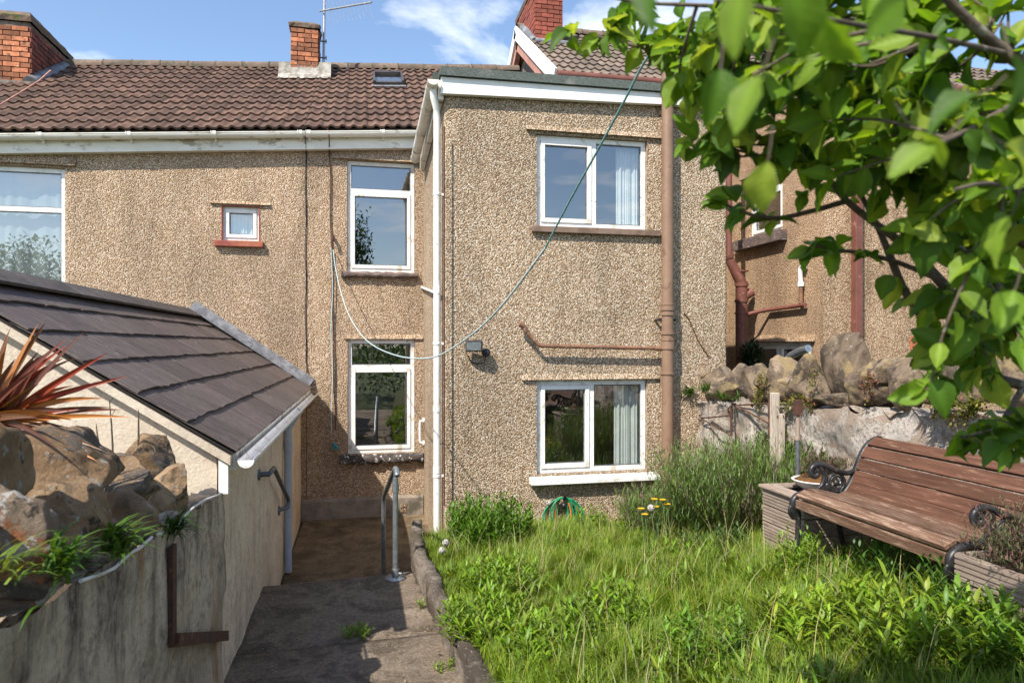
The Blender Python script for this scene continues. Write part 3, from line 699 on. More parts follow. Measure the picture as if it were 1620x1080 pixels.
# skylight in the tiles
sk = MB(); ps = [PY(590, 120, 12.55), PY(634, 120, 12.55)]
q0 = Vector((ps[0].x, 11.75, rzl(ps[0].x, 11.75))); q1 = Vector((ps[1].x+.02, 11.75, rzl(ps[1].x+.02, 11.75))); nn = E1.cross(E2).normalized(); up = E2*.78
skw = (q1-q0).length
for (s0, s1, t0, t1, h) in ((0, .07, 0, 1, .13), (.93, 1, 0, 1, .13), (.07, .93, 0, .12, .10), (.07, .93, .86, 1, .14)):
    c = q0+(q1-q0)*((s0+s1)/2)+up*((t0+t1)/2)+nn*(h/2); sk.obox(c, (q1-q0)*((s1-s0)/2), up*((t1-t0)/2), nn*(h/2))
sko = sk.obj('skylight', M_skyframe, hc)
sp_ = MB(); sp_.quad(*[q0+(q1-q0)*a+up*b+nn*.095 for a, b in ((.07, .12), (.93, .12), (.93, .86), (.07, .86))]); sp_.obj('pane', M_glass, sko)
sp_ = MB(); sp_.quad(*[q0+(q1-q0)*a+up*b+nn*.05 for a, b in ((.07, .12), (.93, .12), (.93, .86), (.07, .86))]); sp_.obj('blind', M_room, sko)
sf = MB(); sf.obox(q0+(q1-q0)*.5-up*.06+nn*.045, (q1-q0)*.56, up*.07, nn*.012); sf.obj('flashing', M_lead, sko)
# extension walls
hu = (PY(849, 215, YE).x, PY(1024, 226, YE).x, PY(935, 361, YE).z, PY(935, 217, YE).z)
hd = (PY(849, 605, YE).x, PY(1024, 602, YE).x, PY(935, 747, YE).z, PY(935, 601, YE).z)
we = wall(mpE, XE0+.02, XE1-.02, -.6, 4.74, [hu, hd])
mpS = lambda a, d, b: Vector((XE0+d, a, b)); mpR = lambda a, d, b: Vector((XE1-d, a, b))
we.quad(mpS(YE+.02, 0, -.6), mpS(YM+.05, 0, -.6), mpS(YM+.05, 0, 4.74), mpS(YE+.02, 0, 4.74)); we.quad(mpR(YE+.02, 0, -.6), mpR(10.7, 0, -.6), mpR(10.7, 0, 4.74), mpR(YE+.02, 0, 4.74))
we.quad((XE0, YE+.02, -.6), (XE0+.02, YE, -.6), (XE0+.02, YE, 4.74), (XE0, YE+.02, 4.74)); we.quad((XE1, YE+.02, -.6), (XE1-.02, YE, -.6), (XE1-.02, YE, 4.74), (XE1, YE+.02, 4.74))
we.obj('extension_wall', M_peb_ext, hc)
window(hc, mpE, hu, [(0, .52, 0, 1), (.52, 1, 0, 1)], rec=.05, ft=.055, sashes=(0,), curtain=[(.76, .97, .03)], room=2.0, label='upper white two-light window of the extension')
window(hc, mpE, hd, [(0, .50, 0, 1), (.50, 1, 0, 1)], rec=.05, ft=.055, sashes=(0,), curtain=[(.74, .97, .03)], room=2.0, label='lower white two-light window of the extension')
lintel(hc, mpE, hu[0]-.12, hu[1]+.17, hu[3]+.03, M_peb_ext, h=.03, out=.04); lintel(hc, mpE, hd[0]-.17, hd[1]+.13, hd[3]+.01, M_peb_ext, h=.03, out=.035)
sill(hc, mpE, hu[0]-.06, hu[1]+.14, hu[2]-.07, hu[2]-.002, M_sillb, out=.055)
m = MB(); a0, a1, b1 = hd[0]-.085, hd[1]+.11, hd[2]-.002
m.hexa([mpE(a0,-.11,b1-.095), mpE(a1,-.11,b1-.095), mpE(a1,.08,b1-.095), mpE(a0,.08,b1-.095)], [mpE(a0,-.11,b1-.05), mpE(a1,-.11,b1-.05), mpE(a1,.08,b1), mpE(a0,.08,b1)]); m.obj('sill', M_white, hc, bevel=.006)
# flat roof
m = MB(); m.hexa([(.80, 7.17, 4.64), (4.18, 7.17, 4.735), (4.18, 7.235, 4.735), (.80, 7.235, 4.64)], [(.80, 7.17, 4.815), (4.18, 7.17, 4.85), (4.18, 7.235, 4.85), (.80, 7.235, 4.815)]); m.obj('fascia', M_fascia, hc, bevel=.004)
m = MB(); m.hexa([(.78, 7.13, 4.82), (4.2, 7.13, 4.855), (4.2, 7.5, 4.855), (.78, 7.5, 4.82)], [(.80, 7.16, 4.925), (4.19, 7.16, 4.955), (4.19, 7.45, 5.0), (.80, 7.45, 4.965)])
m.hexa([(.74, 7.4, 4.76), (4.2, 7.4, 4.76), (4.2, 9.9, 4.6), (.74, 9.9, 4.6)], [(.74, 7.4, 4.95), (4.2, 7.4, 4.97), (4.2, 9.9, 4.80), (.74, 9.9, 4.72)]); m.obj('felt_roof', M_felt, hc)
m = MB(); m.hexa([(.775, 7.24, 4.60), (.835, 7.24, 4.60), (.835, 9.6, 4.44), (.775, 9.6, 4.44)], [(.775, 7.24, 4.80), (.835, 7.24, 4.80), (.835, 9.6, 4.64), (.775, 9.6, 4.64)]); m.obj('fascia', M_whiteold, hc)
g_ = MB(); pa, pb_ = Vector((.715, 7.12, 4.76)), Vector((.70, 9.5, 4.56))
for rr in (.060, .052): g_.tube([pa, pb_], rr, 12, cap=False, arc=(1.45, 4.85))
g_.tube([pa, pa+Vector((0, .004, 0))], .06, 12, arc=(1.45, 4.85), cap=False)
g_.add([pa+Vector((.06*math.cos(q), 0, .06*math.sin(q))) for q in np.linspace(math.pi, 2*math.pi, 12)], [tuple(range(12))])
gu = g_.obj('gutter', M_whiteold, hc)
for t in (.08, .3, .55, .8, .97):
    q = pa+(pb_-pa)*t; b = MB(); b.tube([q-Vector((0, .02, 0)), q+Vector((0, .02, 0))], .067, 12, cap=False, arc=(1.3, 5.0)); b.obj('gutter_bracket', M_whiteold, gu)
dp = MB(); dpx, dpy = .775, 7.34
dp.tube([(.725, 7.25, 4.72), (.73, 7.25, 4.62), (.77, 7.32, 4.52), (dpx, dpy, 4.42), (dpx, dpy, .10), (dpx, dpy, -.05)], .038, 12)
for z in (2.55, 1.28, .62): dp.tube([(dpx, dpy, z), (dpx, dpy, z+.07)], .043, 12)
dpo = dp.obj('downpipe', M_white, hc)
for z in (2.0, .58, 3.6):
    b = MB(); b.tube([(dpx, dpy, z), (dpx, dpy, z+.025)], .045, 12); b.box((dpx, dpy-.012, z), (XE0, dpy+.012, z+.025)); b.obj('pipe_clip', M_white, dpo)
ov = MB(); ov.tube([PX(661, 452, XE0-.02), PX(688, 463, .80), (dpx, dpy+.02, 2.62)], .018, 8); ov.obj('overflow_pipe', M_white, hc)
sv = PY(1056, 400, 7.13); r = .066; z0 = .02
pp = MB(); pp.tube([(sv.x, 7.13, z0), (sv.x, 7.13, PY(1056, 88, 7.13).z)], r, 20)
for v0, v1 in ((484, 491), (494, 499), (523, 529), (534, 539), (588, 592), (540, 552), (480, 483)):
    pp.tube([(sv.x, 7.13, PY(1056, v1, 7.13).z), (sv.x, 7.13, PY(1056, v0, 7.13).z)], r+.012, 20)
spo = pp.obj('soil_pipe', M_brown, hc)
b = MB(); zz0 = PY(1056, 508, 7.13).z; b.box((sv.x-.10, 7.14, zz0), (sv.x+.10, 7.2, zz0+.03)); b.tube([(sv.x-.095, 7.12, zz0+.015), (sv.x-.095, 7.25, zz0+.015)], .012, 8); b.tube([(sv.x+.095, 7.12, zz0+.015), (sv.x+.095, 7.25, zz0+.015)], .012, 8); b.obj('pipe_clip', M_black, spo)
wp = MB(); Yp = 7.15
wp.tube([PY(826, 514, 7.25), PY(826, 514, Yp), PY(836, 528, Yp), PY(851, 545, Yp), PY(856, 547, Yp), PY(950, 549, Yp), PY(1050, 551, Yp)], .022, 10)
wp.tube([PY(829, 518, Yp), PY(833, 524, Yp)], .027, 10); wp.tube([PY(822, 512, Yp), PY(829, 516, Yp)], .03, 8); wp.tube([PY(899, 548, Yp), PY(901, 548, Yp)], .03, 10); wp.tube([PY(1036, 551, Yp), PY(1046, 551, Yp)], .028, 10)
wp.obj('waste_pipe', M_rustbr, hc)
gh = MB(); a = PX(666, 665, .80); b = PX(666, 701, .80)
gh.tube([(XE0, a.y, a.z), (.79, a.y, a.z-.01), (.785, a.y, a.z-.04), (.785, a.y, b.z+.04), (.79, a.y, b.z+.01), (XE0, a.y, b.z)], .017, 10); gh.lathe((XE0-.01, a.y, a.z), [(.0, -.012), (.04, -.01), (.04, .01)], 12, 'x'); gh.lathe((XE0-.01, a.y, b.z), [(.0, -.012), (.04, -.01), (.04, .01)], 12, 'x')
gh.obj('grab_handle', M_white, hc)
cbm = MB()
def cable(parent, pts, r, mat): m = MB(); m.tube(pts, r, 6); return m.obj('cable', mat, parent)
cable(hc, [PY(501, 128, 12.1), PY(505, 165, 10.9), PY(501, 185, 10.3), PY(508, 198, 9.75), PY(520, 206, 9.56), PY(521, 225, 9.62)]+[PY(521+.9*math.sin(v*.05)+(v-225)*.02, v, YM-.02) for v in range(240, 700, 20)], .008, M_rust)
cable(hl, [PY(482.5, 216, 9.58), PY(482.8, 235, YM-.02)]+[PY(483.5+.8*math.sin(v*.06), v, YM-.016) for v in range(250, 580, 20)]+[PY(487, 590, YM-.016)], .006, M_black)
cable(hc, [PX(703, v, XE0-.012) for v in range(200, 830, 30)], .008, M_rust)
cable(hl, [PY(0, 166, 10.1), PY(30, 148, 10.6), PY(62, 128, 11.3), PY(80, 112, 11.8)], .012, M_pink)
cable(hc, [PY(1082, 495, YE-.01), PY(1090, 505, YE-.01), PY(1105, 540, YE-.01), PY(1122, 565, YE-.01)], .006, M_rust)
sc = MB(); p = PX(656, 312, XE0); sc.tube([p, p+Vector((-.10, 0, 0))], .04, 10); sc.tube([p+Vector((-.10, 0, .0)), p+Vector((-.17, -.05, -.0))], .045, 10); sc.obj('security_sensor', M_black, hc)

# ------------------------------------------------------------------ right terraced house, higher up the hill
hr = thing('terraced_house', 'right hand neighbour house behind the apple branches with maroon downpipes and raised gable', 'house', (6.5, 9.5, -.46))
XN, YN = 6.1, 8.15; XG = 2.95; PR = R(34.3); YA = 13.1; ZA = 8.18
e2r = Vector((0, math.cos(PR), math.sin(PR))); rows = 10
o_ = Vector((XG, YA-rows*TG*math.cos(PR), ZA-rows*TG*math.sin(PR)))
rr_ = tiled_roof(hr, o_, (1, 0, .01), e2r, 7.5, rows, M_tile2)
ridge_line(rr_, (XG, YA, ZA+.02), (XG+7.5, YA, ZA+.1), M_ridge)
m = MB(); m.hexa([(XG, YA, ZA-.1), (10.4, YA, ZA-.1), (10.4, 17, ZA-2.5), (XG, 17, ZA-2.5)], [(XG, YA, ZA), (10.4, YA, ZA), (10.4, 17, ZA-2.4), (XG, 17, ZA-2.4)]); m.obj('rear_roof_slope', M_tile2, hr)
m = MB(); m.add([(3.22, 10.2, 4), (3.22, 16.5, 4), (3.22, 16.5, 5.9), (3.22, YA, ZA-.12), (3.22, 10.2, o_.z-.05)], [(0, 1, 2, 3, 4)]); m.quad((3.22, 10.66, -.5), (10.4, 10.66, -.5), (10.4, 10.66, 6.3), (3.22, 10.66, 6.3)); m.obj('wall', M_peb_r, hr)
nrm = Vector((0, -e2r.z, e2r.y)); s_ = Vector((XG, o_.y, o_.z)); lenb = rows*TG+.03
m = MB(); c = s_+e2r*(lenb/2)-nrm*.05; m.obox(c-Vector((.02, 0, 0)), (.018, 0, 0), e2r*(lenb/2), nrm*.115); e2b = Vector((0, math.cos(PR), -math.sin(PR))); nb = Vector((0, math.sin(PR), math.cos(PR)))
c = Vector((XG, YA, ZA))+e2b*1.4-nb*.05; m.obox(c-Vector((.02, 0, 0)), (.018, 0, 0), e2b*1.4, nb*.115); m.obj('bargeboard', M_fascia, hr)
m = MB(); c = s_+e2r*(lenb/2-.05)-nrm*.26; m.obox(c+Vector((.05, 0, 0)), (.05, 0, 0), e2r*(lenb/2-.1), nrm*.08); c = Vector((XG, YA, ZA))+e2b*1.35-nb*.25; m.obox(c+Vector((.05, 0, 0)), (.05, 0, 0), e2b*1.35, nb*.08); m.obj('inner_bargeboard', M_pink, hr)
m = MB(); m.tube([o_+Vector((0, -.02, -.03)), o_+Vector((7.4, -.02, .04))], .06, 10); m.obj('gutter', M_maroon, hr)
chr_ = chimney(hr, 3.10, 3.62, 12.2, 13.75, ZA-.55, 8.60, 'fl', {'f': M_brickred, 'l': M_brickred})
bricks(chr_, 3.10, 3.62, 12.2, 13.75, ZA-.85, ZA-.53, 'f', {'f': M_brickred})
fl = MB(); fl.tube([(3.08, 12.15, ZA-.62), (3.06, 12.7, ZA-.22), (3.06, 13.1, ZA+.05)], [.07, .09, .08], 8); fl.tube([(3.08, 12.13, ZA-.62), (3.7, 12.13, ZA-.62)], .06, 8); fl.obj('flashing', M_lead, chr_)
# its extension: left side wall with windows, front wall
mpN = lambda a, d, b: Vector((XN+d, a, b)); mpF = front(YN)
def pxa(u, v): p = PX(u, v, XN); return p.y, p.z
ya, _ = pxa(1185, 300); yb, _ = pxa(1238, 300); zt_ = PX(1238, 262, XN).z; zb_ = PX(1210, 371, XN).z
hn = (yb, ya, zb_, zt_)
yc_, _ = pxa(1200, 560); yd_, _ = pxa(1283, 560); hn2 = (max(yd_, YN+.05), yc_+.3, PX(1270, 606, XN).z-.15, PX(1270, 541, XN).z)
wn = wall(mpN, YN, 10.7, -.5, 5.55, [hn, hn2]); wall(mpF, XN, 12.0, -.5, 5.55, [], m=wn); wn.obj('extension_wall', M_peb_r, hr)
window(hr, mpN, hn, [(0, 1, 0, .72), (0, 1, .72, 1)], rec=.05, sashes=(0,), label='upper window in the side wall', room=1.2)
window(hr, mpN, hn2, [(0, .5, 0, 1), (.5, 1, 0, 1)], rec=.05, sashes=(0, 1), label='lower white window half hidden by the garden wall', room=1.2)
lintel(hr, mpN, hn[0]-.15, hn[1]+.2, hn[3]+.02, M_sillb, h=.04, out=.07); lintel(hr, mpN, hn2[0]-.1, hn2[1]+.3, hn2[3]+.01, M_peb_r, h=.05, out=.05)
sill(hr, mpN, hn[0]-.12, hn[1]+.32, hn[2]-.17, hn[2]-.01, M_sillc, out=.12)
e2n = Vector((0, math.cos(R(33)), math.sin(R(33)))); on = Vector((XN-.15, YN-.2, 5.55))
rn = tiled_roof(hr, on, (1, 0, 0), e2n, 6.0, 6, M_tile2)
m = MB(); m.tube([on+Vector((0, -.06, -.04)), on+Vector((6, -.06, -.04))], .06, 10); m.obj('gutter', M_maroon, hr)
m = MB(); m.box((XN-.1, YN-.16, 5.33), (12, YN-.13, 5.5)); m.obj('fascia', M_maroonf, hr)
m = MB(); m.quad((XN-.02, YN-.1, 5.5), (XN-.02, 10.7, 5.5), (XN-.02, 10.3, 6.7)); m.obj('roof_gable', M_peb_r, hr)
dpn = PY(1355, 400, YN-.07); m = MB(); m.box((dpn.x-.055, YN-.13, 0), (dpn.x+.055, YN-.03, 5.4)); m.obj('downpipe', M_maroon, hr, bevel=.008)
a = PY(1440, 533, YN); b = PY(1465, 553, YN); m = MB()
for q in rects_with_holes(a.x, b.x, b.z, a.z, [(a.x+.02+i*.08, a.x+.08+i*.08, b.z+.02+j*.06, b.z+.05+j*.06) for i in range(3) for j in range(3)]): m.box((q[0], YN-.02, q[2]), (q[1], YN+.01, q[3]))
m.obj('airbrick', M_pinkbrick, hr)
XSt = 5.6  # soil stack in the gap between the houses
st = MB(); D_ = 9.6
P_ = lambda u, v: PY(u, v, D_)
st.tube([P_(1153, 200), P_(1153, 405), P_(1156, 415), P_(1168, 438), P_(1173, 448), P_(1173, 580), P_(1173, 760)], [.05, .05, .07, .085, .09, .09, .09], 14)
for v0, v1 in ((448, 453), (474, 478), (428, 430), (494, 497)): st.tube([P_(1173, v0), P_(1173, v1)], .105, 14)
st.tube([P_(1153, 403), P_(1155, 408)], .075, 14); st.tube([P_(1174, 473), P_(1182, 466), P_(1189, 462)], [.07, .07, .075], 12)
st.tube([P_(1176, 500), PY(1190, 495, D_-.1), PX(1215, 490, XN-.06), PX(1274, 482, XN-.06)], .03, 10)
st.obj('soil_pipe', M_maroon, hr)
m = MB(); m.tube([PX(1172, 470, 5.3), PX(1172.5, 470, 5.3)], .03, 8)
m = MB(); q = PX(1267, 480, XN-.06); m.tube([q, PX(1267, 453, XN-.06)], .03, 10); m.obj('overflow_pipe', M_rustbr, hr)
m = MB(); m.tube([PX(1267, 453, XN-.06), PX(1266, 425, XN-.06), PX(1268, 421, XN-.06), PX(1274, 421, XN-.06)], .032, 10); m.tube([PX(1267, 453, XN-.06), PX(1267, 446, XN-.06)], .045, 10); m.obj('vent_elbow', M_white, hr)
fp = MB(); fp.tube([PX(1240, 575, 5.0), PX(1252, 562, 5.0), PX(1266, 555, 5.0), PX(1279, 551, 5.0)], .045, 10); fp.tube([PX(1240, 575, 5.0), PX(1238, 640, 5.0), PX(1238, 800, 5.0)], .045, 10)
tag(fp.obj('flue_pipe', M_galv), 'bent grey pipe with orange tip rising behind the right garden wall', 'pipe')
ivy = thing('shrub', 'dark leafy shrub growing beside the maroon soil pipe behind the wall', 'shrub', (5.4, 9.0, -.46))

# ------------------------------------------------------------------ outbuilding with slate roof
XO, YO0 = -.82, 4.09
def xo(y): return -.80-(y-4.09)*.006
rx, rzg = PY(302, 497, YM).x, 2.40
ex, ezg = -.70, 1.40
ob = thing('outbuilding', 'low cream rendered outbuilding with a slate roof against the terrace', 'shed', (-2.2, 7, -.41))
sl_ = Vector((rx-ex, 0, rzg-ezg)); Ls = sl_.length; su = sl_.normalized(); sn = Vector((-su.z*-1, 0, 0)); sn = Vector((rzg-ezg, 0, ex-rx)).normalized(); sn = sn if sn.z > 0 else -sn
def bumpy(m, f, nu, nv, amp=.012, s=2.5):
    vs = []
    for j in range(nv+1):
        for i in range(nu+1):
            p = f(i/nu, j/nv); k = amp*fbm(p[0][0], p[0][1], p[0][2], s, 5); vs.append(Vector(p[0])+Vector(p[1])*k)
    m.add(vs, [(j*(nu+1)+i, j*(nu+1)+i+1, (j+1)*(nu+1)+i+1, (j+1)*(nu+1)+i) for j in range(nv) for i in range(nu)], True)
m = MB(); bumpy(m, lambda a, b: ((xo(YO0+(YM-YO0)*a), YO0+(YM-YO0)*a, -.5+(ezg-.0+.5)*b), (1, 0, 0)), 80, 30); m.obj('side_wall', M_sidewall, ob)
m = MB()
def gz(x): return rzg-.06-abs(x-rx)*(rzg-ezg)/(ex-rx)
bumpy(m, lambda a, b: ((-.80+(-3.9+.80)*a, YO0, .2+(gz(-.80+(-3.9+.80)*a)-.2)*b), (0, -1, 0)), 60, 30, .01); m.obj('gable_wall', M_gable, ob)
Yf, Yb = 4.02, YM-.01
rf = MB(); nn_ = sn
a, b = Vector((ex, Yf+.02, ezg)), Vector((rx, Yf+.02, rzg)); ly = Vector((0, Yb-Yf-.02, 0))
rf.hexa([a-nn_*.014, b-nn_*.014, b+ly-nn_*.014, a+ly-nn_*.014], [a-nn_*.004, b-nn_*.004, b+ly-nn_*.004, a+ly-nn_*.004])
b2 = Vector((2*rx-ex, Yf+.02, ezg)); rf.hexa([b2-Vector((0, 0, .06)), b-Vector((0, 0, .06)), b+ly-Vector((0, 0, .06)), b2+ly-Vector((0, 0, .06))], [b2, b, b+ly, b2+ly])
ro = rf.obj('roof', M_under, ob)
NC = 6; g_ = Ls/NC
for j in range(NC):
    y = Yf-(.27 if j % 2 else 0); k = 0
    wds = []
    while y < Yb:
        wd_ = random.uniform(.48, .60); y1 = min(y+wd_, Yb); y0_ = max(y, Yf)
        if y1-y0_ > .06:
            m = MB(); L = g_+.09 if j < NC-1 else g_; W2 = (y1-y0_)/2-.006
            n = 6
            vs = []
            for (t, h) in ((-.01, .026), (L, .004)):
                for i in range(n+1):
                    q = -W2+2*W2*i/n; r_ = (.014*fbm(q*9, y, j, 2.2, 3) if t < 0 else 0)
                    vs.append(su*(t+r_)+Vector((0, q, 0))+nn_*(h+.0016*fbm(q*4, y, j, 2)))
            for i in range(n+1): vs.append(vs[i]-nn_*.013)
            fs = [(i, n+1+i, n+2+i, i+1) for i in range(n)]+[(2*n+2+i, i, i+1, 2*n+3+i) for i in range(n)]+[(2*n+2, 0, n+1), (n, 3*n+2, 2*n+1)]
            m.add(vs, fs); me = m.mesh('slate', M_slate)
            put('slate', me, Vector((ex, (y0_+y1)/2, ezg))+su*(g_*j)+nn_*random.uniform(0, .004), ro, rot=(random.uniform(-.004, .004), random.uniform(-.008, .004), random.uniform(-.008, .008)))
        y = y1
y = Yf-.02
while y < Yb-.05:
    y1 = min(y+.6, Yb); m = MB()
    for i in range(1):
        for sgn, dr in ((1, su), (-1, Vector((-su.x, 0, su.z)))):
            top = Vector((rx, 0, rzg+.055)); lo = top-dr*.17
            nq = nn_ if sgn == 1 else Vector((-nn_.x, 0, nn_.z))
            m.hexa([lo+Vector((0, y, 0)), top+Vector((0, y, 0)), top+Vector((0, y1-.004, 0)), lo+Vector((0, y1-.004, 0))], [lo+nq*.022+Vector((0, y, 0)), top+Vector((0, y, .026)), top+Vector((0, y1-.004, .026)), lo+nq*.022+Vector((0, y1-.004, 0))])
    m.obj('ridge_tile', M_slateridge, ro); y = y1
m = MB(); d0 = Vector((ex-.02, 0, ezg)); d1 = Vector((rx, 0, rzg+.1))
m.hexa([d0+Vector((0, YM-.09, .03)), d1+Vector((0, YM-.09, .03-.05)), d1+Vector((0, YM-.02, -.05)), d0+Vector((0, YM-.02, 0))], [d0+nn_*.035+Vector((0, YM-.09, .03)), d1+nn_*.035+Vector((0, YM-.09, -.02)), d1+nn_*.12+Vector((0, YM-.012, -.02)), d0+nn_*.12+Vector((0, YM-.012, .03))]); m.obj('lead_flashing', M_lead, ob)
m = MB(); a = Vector((ex-.02, Yf+.012, ezg-.018)); b = Vector((rx, Yf+.012, rzg-.018)); m.hexa([a-Vector((0, 0, .05)), b-Vector((0, 0, .05)), b+Vector((0, .09, -.05)), a+Vector((0, .09, -.05))], [a, b, b+Vector((0, .09, 0)), a+Vector((0, .09, 0))]); m.obj('verge', M_gable, ob)
g_ = MB(); pa, pb_ = Vector((ex+.065, Yf-.01, 1.36)), Vector((ex+.055, YM-.06, 1.335))
for rr in (.044, .038): g_.tube([pa, pb_], rr, 12, cap=False, arc=(1.45, 4.85))
g_.add([pa+Vector((.044*math.cos(q), 0, .044*math.sin(q))) for q in np.linspace(math.pi, 2*math.pi, 12)], [tuple(range(12))]); go = g_.obj('gutter', M_white, ob)
for t in (.04, .2, .36, .52, .68, .84, .97):
    q = pa+(pb_-pa)*t; b = MB(); b.tube([q-Vector((0, .015, 0)), q+Vector((0, .015, 0))], .049, 12, cap=False, arc=(1.3, 5.0)); b.obj('gutter_bracket', M_white, go)
m = MB(); m.box((ex-.10, Yf+.1, 1.29), (ex-.004, YM-.05, 1.385)); m.obj('soffit_board', M_whiteold, ob)
m = MB(); m.box((ex-.085, Yf+.03, 1.17), (ex-.035, Yf+.06, 1.37)); m.obj('end_board', M_white, ob)
m = MB(); y_ = 7.5; m.tube([(ex+.05, y_, 1.32), (XO+.05, y_, 1.12), (XO+.05, y_, -.38)], .04, 12); m.tube([(XO+.05, y_, .9), (XO+.05, y_, .97)], .046, 12); m.obj('downpipe', M_greyp, ob)

# ------------------------------------------------------------------ left garden wall with coping stones
def stone_mesh(name, sx, sy, sz, seed, mat, sub=4, ang=.22, cut=5):
    import bmesh
    bm = bmesh.new(); bmesh.ops.create_icosphere(bm, subdivisions=sub, radius=1)
    rnd = random.Random(seed); planes = []
    for _ in range(cut+3):
        d = Vector((rnd.gauss(0, 1), rnd.gauss(0, 1), rnd.gauss(0, .8))).normalized(); planes.append((d, rnd.uniform(.55, .82)))
    off = Vector((seed*3.7, seed*1.3, -seed*2.1))
    for v in bm.verts:
        p = v.co.copy(); r_ = 1+ang*noise.fractal(p*1.1+off, 1, 2, 3); p *= r_
        for d, h in planes:
            e = p.dot(d)-h
            if e > 0: p -= d*e*.97
        p *= 1+.075*noise.fractal(p*3.2+off, 1, 2, 6)
        v.co = Vector((p.x*sx, p.y*sy, p.z*sz))
    me = bpy.data.meshes.new(name); bm.to_mesh(me); bm.free()
    me.polygons.foreach_set('use_smooth', [True]*len(me.polygons)); me.materials.append(mat); return me
gl_ = thing('garden_wall', 'stained rendered garden wall capped with rough boulders beside the path', 'wall', (-1.0, 2.6, 0))
def gtop(y): return 1.36-(y-1.8)*.088
m = MB(); bumpy(m, lambda a, b: ((-.775, .2+(4.11-.2)*a, -.3+(gtop(.2+3.86*a)+.02*fbm(a*30, 0, 0, 1)+.3)*b), (1, 0, 0)), 110, 40, .03, 2.0)
bumpy(m, lambda a, b: ((-.80-.45*b, .2+3.86*a, gtop(.2+3.86*a)+.02*fbm(a*30, 0, 0, 1)), (0, 0, 1)), 110, 6, .03, 5); m.quad((-.8, 4.06, -.3), (-1.25, 4.06, -.3), (-1.25, 4.06, 1.1), (-.8, 4.06, 1.1)); m.obj('wall_face', M_stained, gl_)
LS = [  # u, v, X plane, half width, half depth, half height, material, turn
 (22, 875, -.86, .11, .13, .15, M_stone_o, .2), (78, 768, -1.05, .21, .24, .155, M_stone_l, .4), (100, 812, -.92, .14, .16, .105, M_stone_l, -.3), (98, 855, -.85, .065, .08, .075, M_stone_l, .5),
 (195, 766, -.98, .15, .20, .11, M_stone_l, .3), (232, 742, -1.06, .18, .22, .15, M_stone_l, -.2), (262, 785, -.90, .11, .15, .13, M_stone_l, .1), (292, 735, -1.06, .11, .15, .15, M_stone_l, 0),
 (318, 775, -.93, .11, .16, .09, M_stone_g, .3), (340, 784, -.91, .09, .14, .07, M_stone_g, -.3), (-70, 775, -1.05, .18, .18, .17, M_stone_l, .1), (20, 918, -.85, .075, .09, .065, M_stone_g, .2), (205, 825, -.87, .10, .14, .10, M_stone_l, .6), (150, 850, -.87, .11, .13, .10, M_stone_g, .1), (-60, 890, -.93, .12, .12, .13, M_stone_o, .7), (75, 895, -.85, .07, .09, .055, M_stone_g, .3)]
for i, (u, v, X, sx, sy, sz, mt, rz_) in enumerate(LS):
    p = PX(u, v, X); put('coping_stone', stone_mesh('coping_stone', sx*1.2, sy*1.15, sz*1.15, i+1, mt, 5 if i < 8 else 4, .20, 8), p, gl_, rot=(random.uniform(-.2, .2), random.uniform(-.2, .2), rz_))
m = MB(); XB = -.745
q = [PX(275, v, XB) for v in (862, 1012)]; m.box((XB-.012, q[0].y-.03, q[1].z-.012), (XB+.004, q[0].y+.03, q[0].z)); e_ = PX(356, 1005, XB)
m.obox((q[1]+e_)/2+Vector((0, 0, .0)), Vector((.02, 0, 0)), (e_-q[1])/2, Vector((0, 0, .028))); m.obj('iron_bracket', M_rust, gl_)
cw = MB(); pts = [PX(u, v, -.79) for u, v in ((358, 773), (335, 786), (315, 790), (300, 802), (285, 818), (270, 828), (253, 843), (235, 848), (222, 855), (210, 868), (195, 878), (170, 896), (150, 908), (115, 922))]
pts = [p+Vector((.02, 0, .006*math.sin(i*2.1))) for i, p in enumerate(pts)]; cw.tube(pts, .006, 8); tag(cw.obj('cable', M_bowl), 'white cable lying along the top edge of the stained wall', 'cable')

# ------------------------------------------------------------------ right garden wall
gr = thing('garden_wall', 'whitewashed flaking garden wall topped with rounded stones behind the bench', 'wall', (3.95, 4.8, 0))
XW = 3.72
def rtop(y): return 1.31+(7.25-y)*.062
m = MB(); bumpy(m, lambda a, b: ((XW, 7.24-6.2*a, -.1+(rtop(7.24-6.2*a)+.02+.06*fbm(a*40, 0, 3, 1)+.1)*b), (-1, 0, 0)), 190, 60, .075, 2.6)
bumpy(m, lambda a, b: ((XW+.5*b, 7.24-6.2*a, rtop(7.24-6.2*a)+.02+.06*fbm(a*40, 0, 3, 1)*(1-b)), (0, 0, 1)), 190, 6, .02, 5); m.quad((4.2, 7.24, -.4), (4.2, 1, -.4), (4.2, 1, 1.6), (4.2, 7.24, 1.4)); m.obj('wall_face', M_flaky, gr)
RS = [(1108, 590, 42, 52), (1138, 605, 36, 56), (1166, 605, 46, 60), (1202, 606, 48, 62), (1236, 600, 44, 70), (1256, 616, 46, 48), (1281, 600, 34, 76), (1340, 582, 100, 122), (1372, 606, 62, 82), (1394, 616, 44, 60), (1441, 606, 74, 92), (1486, 600, 52, 92), (1532, 602, 64, 80), (1572, 606, 60, 84), (1620, 600, 90, 100), (1700, 600, 90, 100), (1790, 600, 100, 110), (1420, 590, 40, 50), (1512, 628, 50, 40), (1225, 628, 40, 24), (1330, 632, 60, 26), (1122, 604, 36, 44), (1152, 614, 34, 38), (1185, 614, 34, 40), (1220, 612, 34, 46), (1268, 612, 36, 48), (1302, 618, 60, 50), (1408, 620, 50, 48), (1464, 622, 50, 46), (1510, 610, 50, 70)]
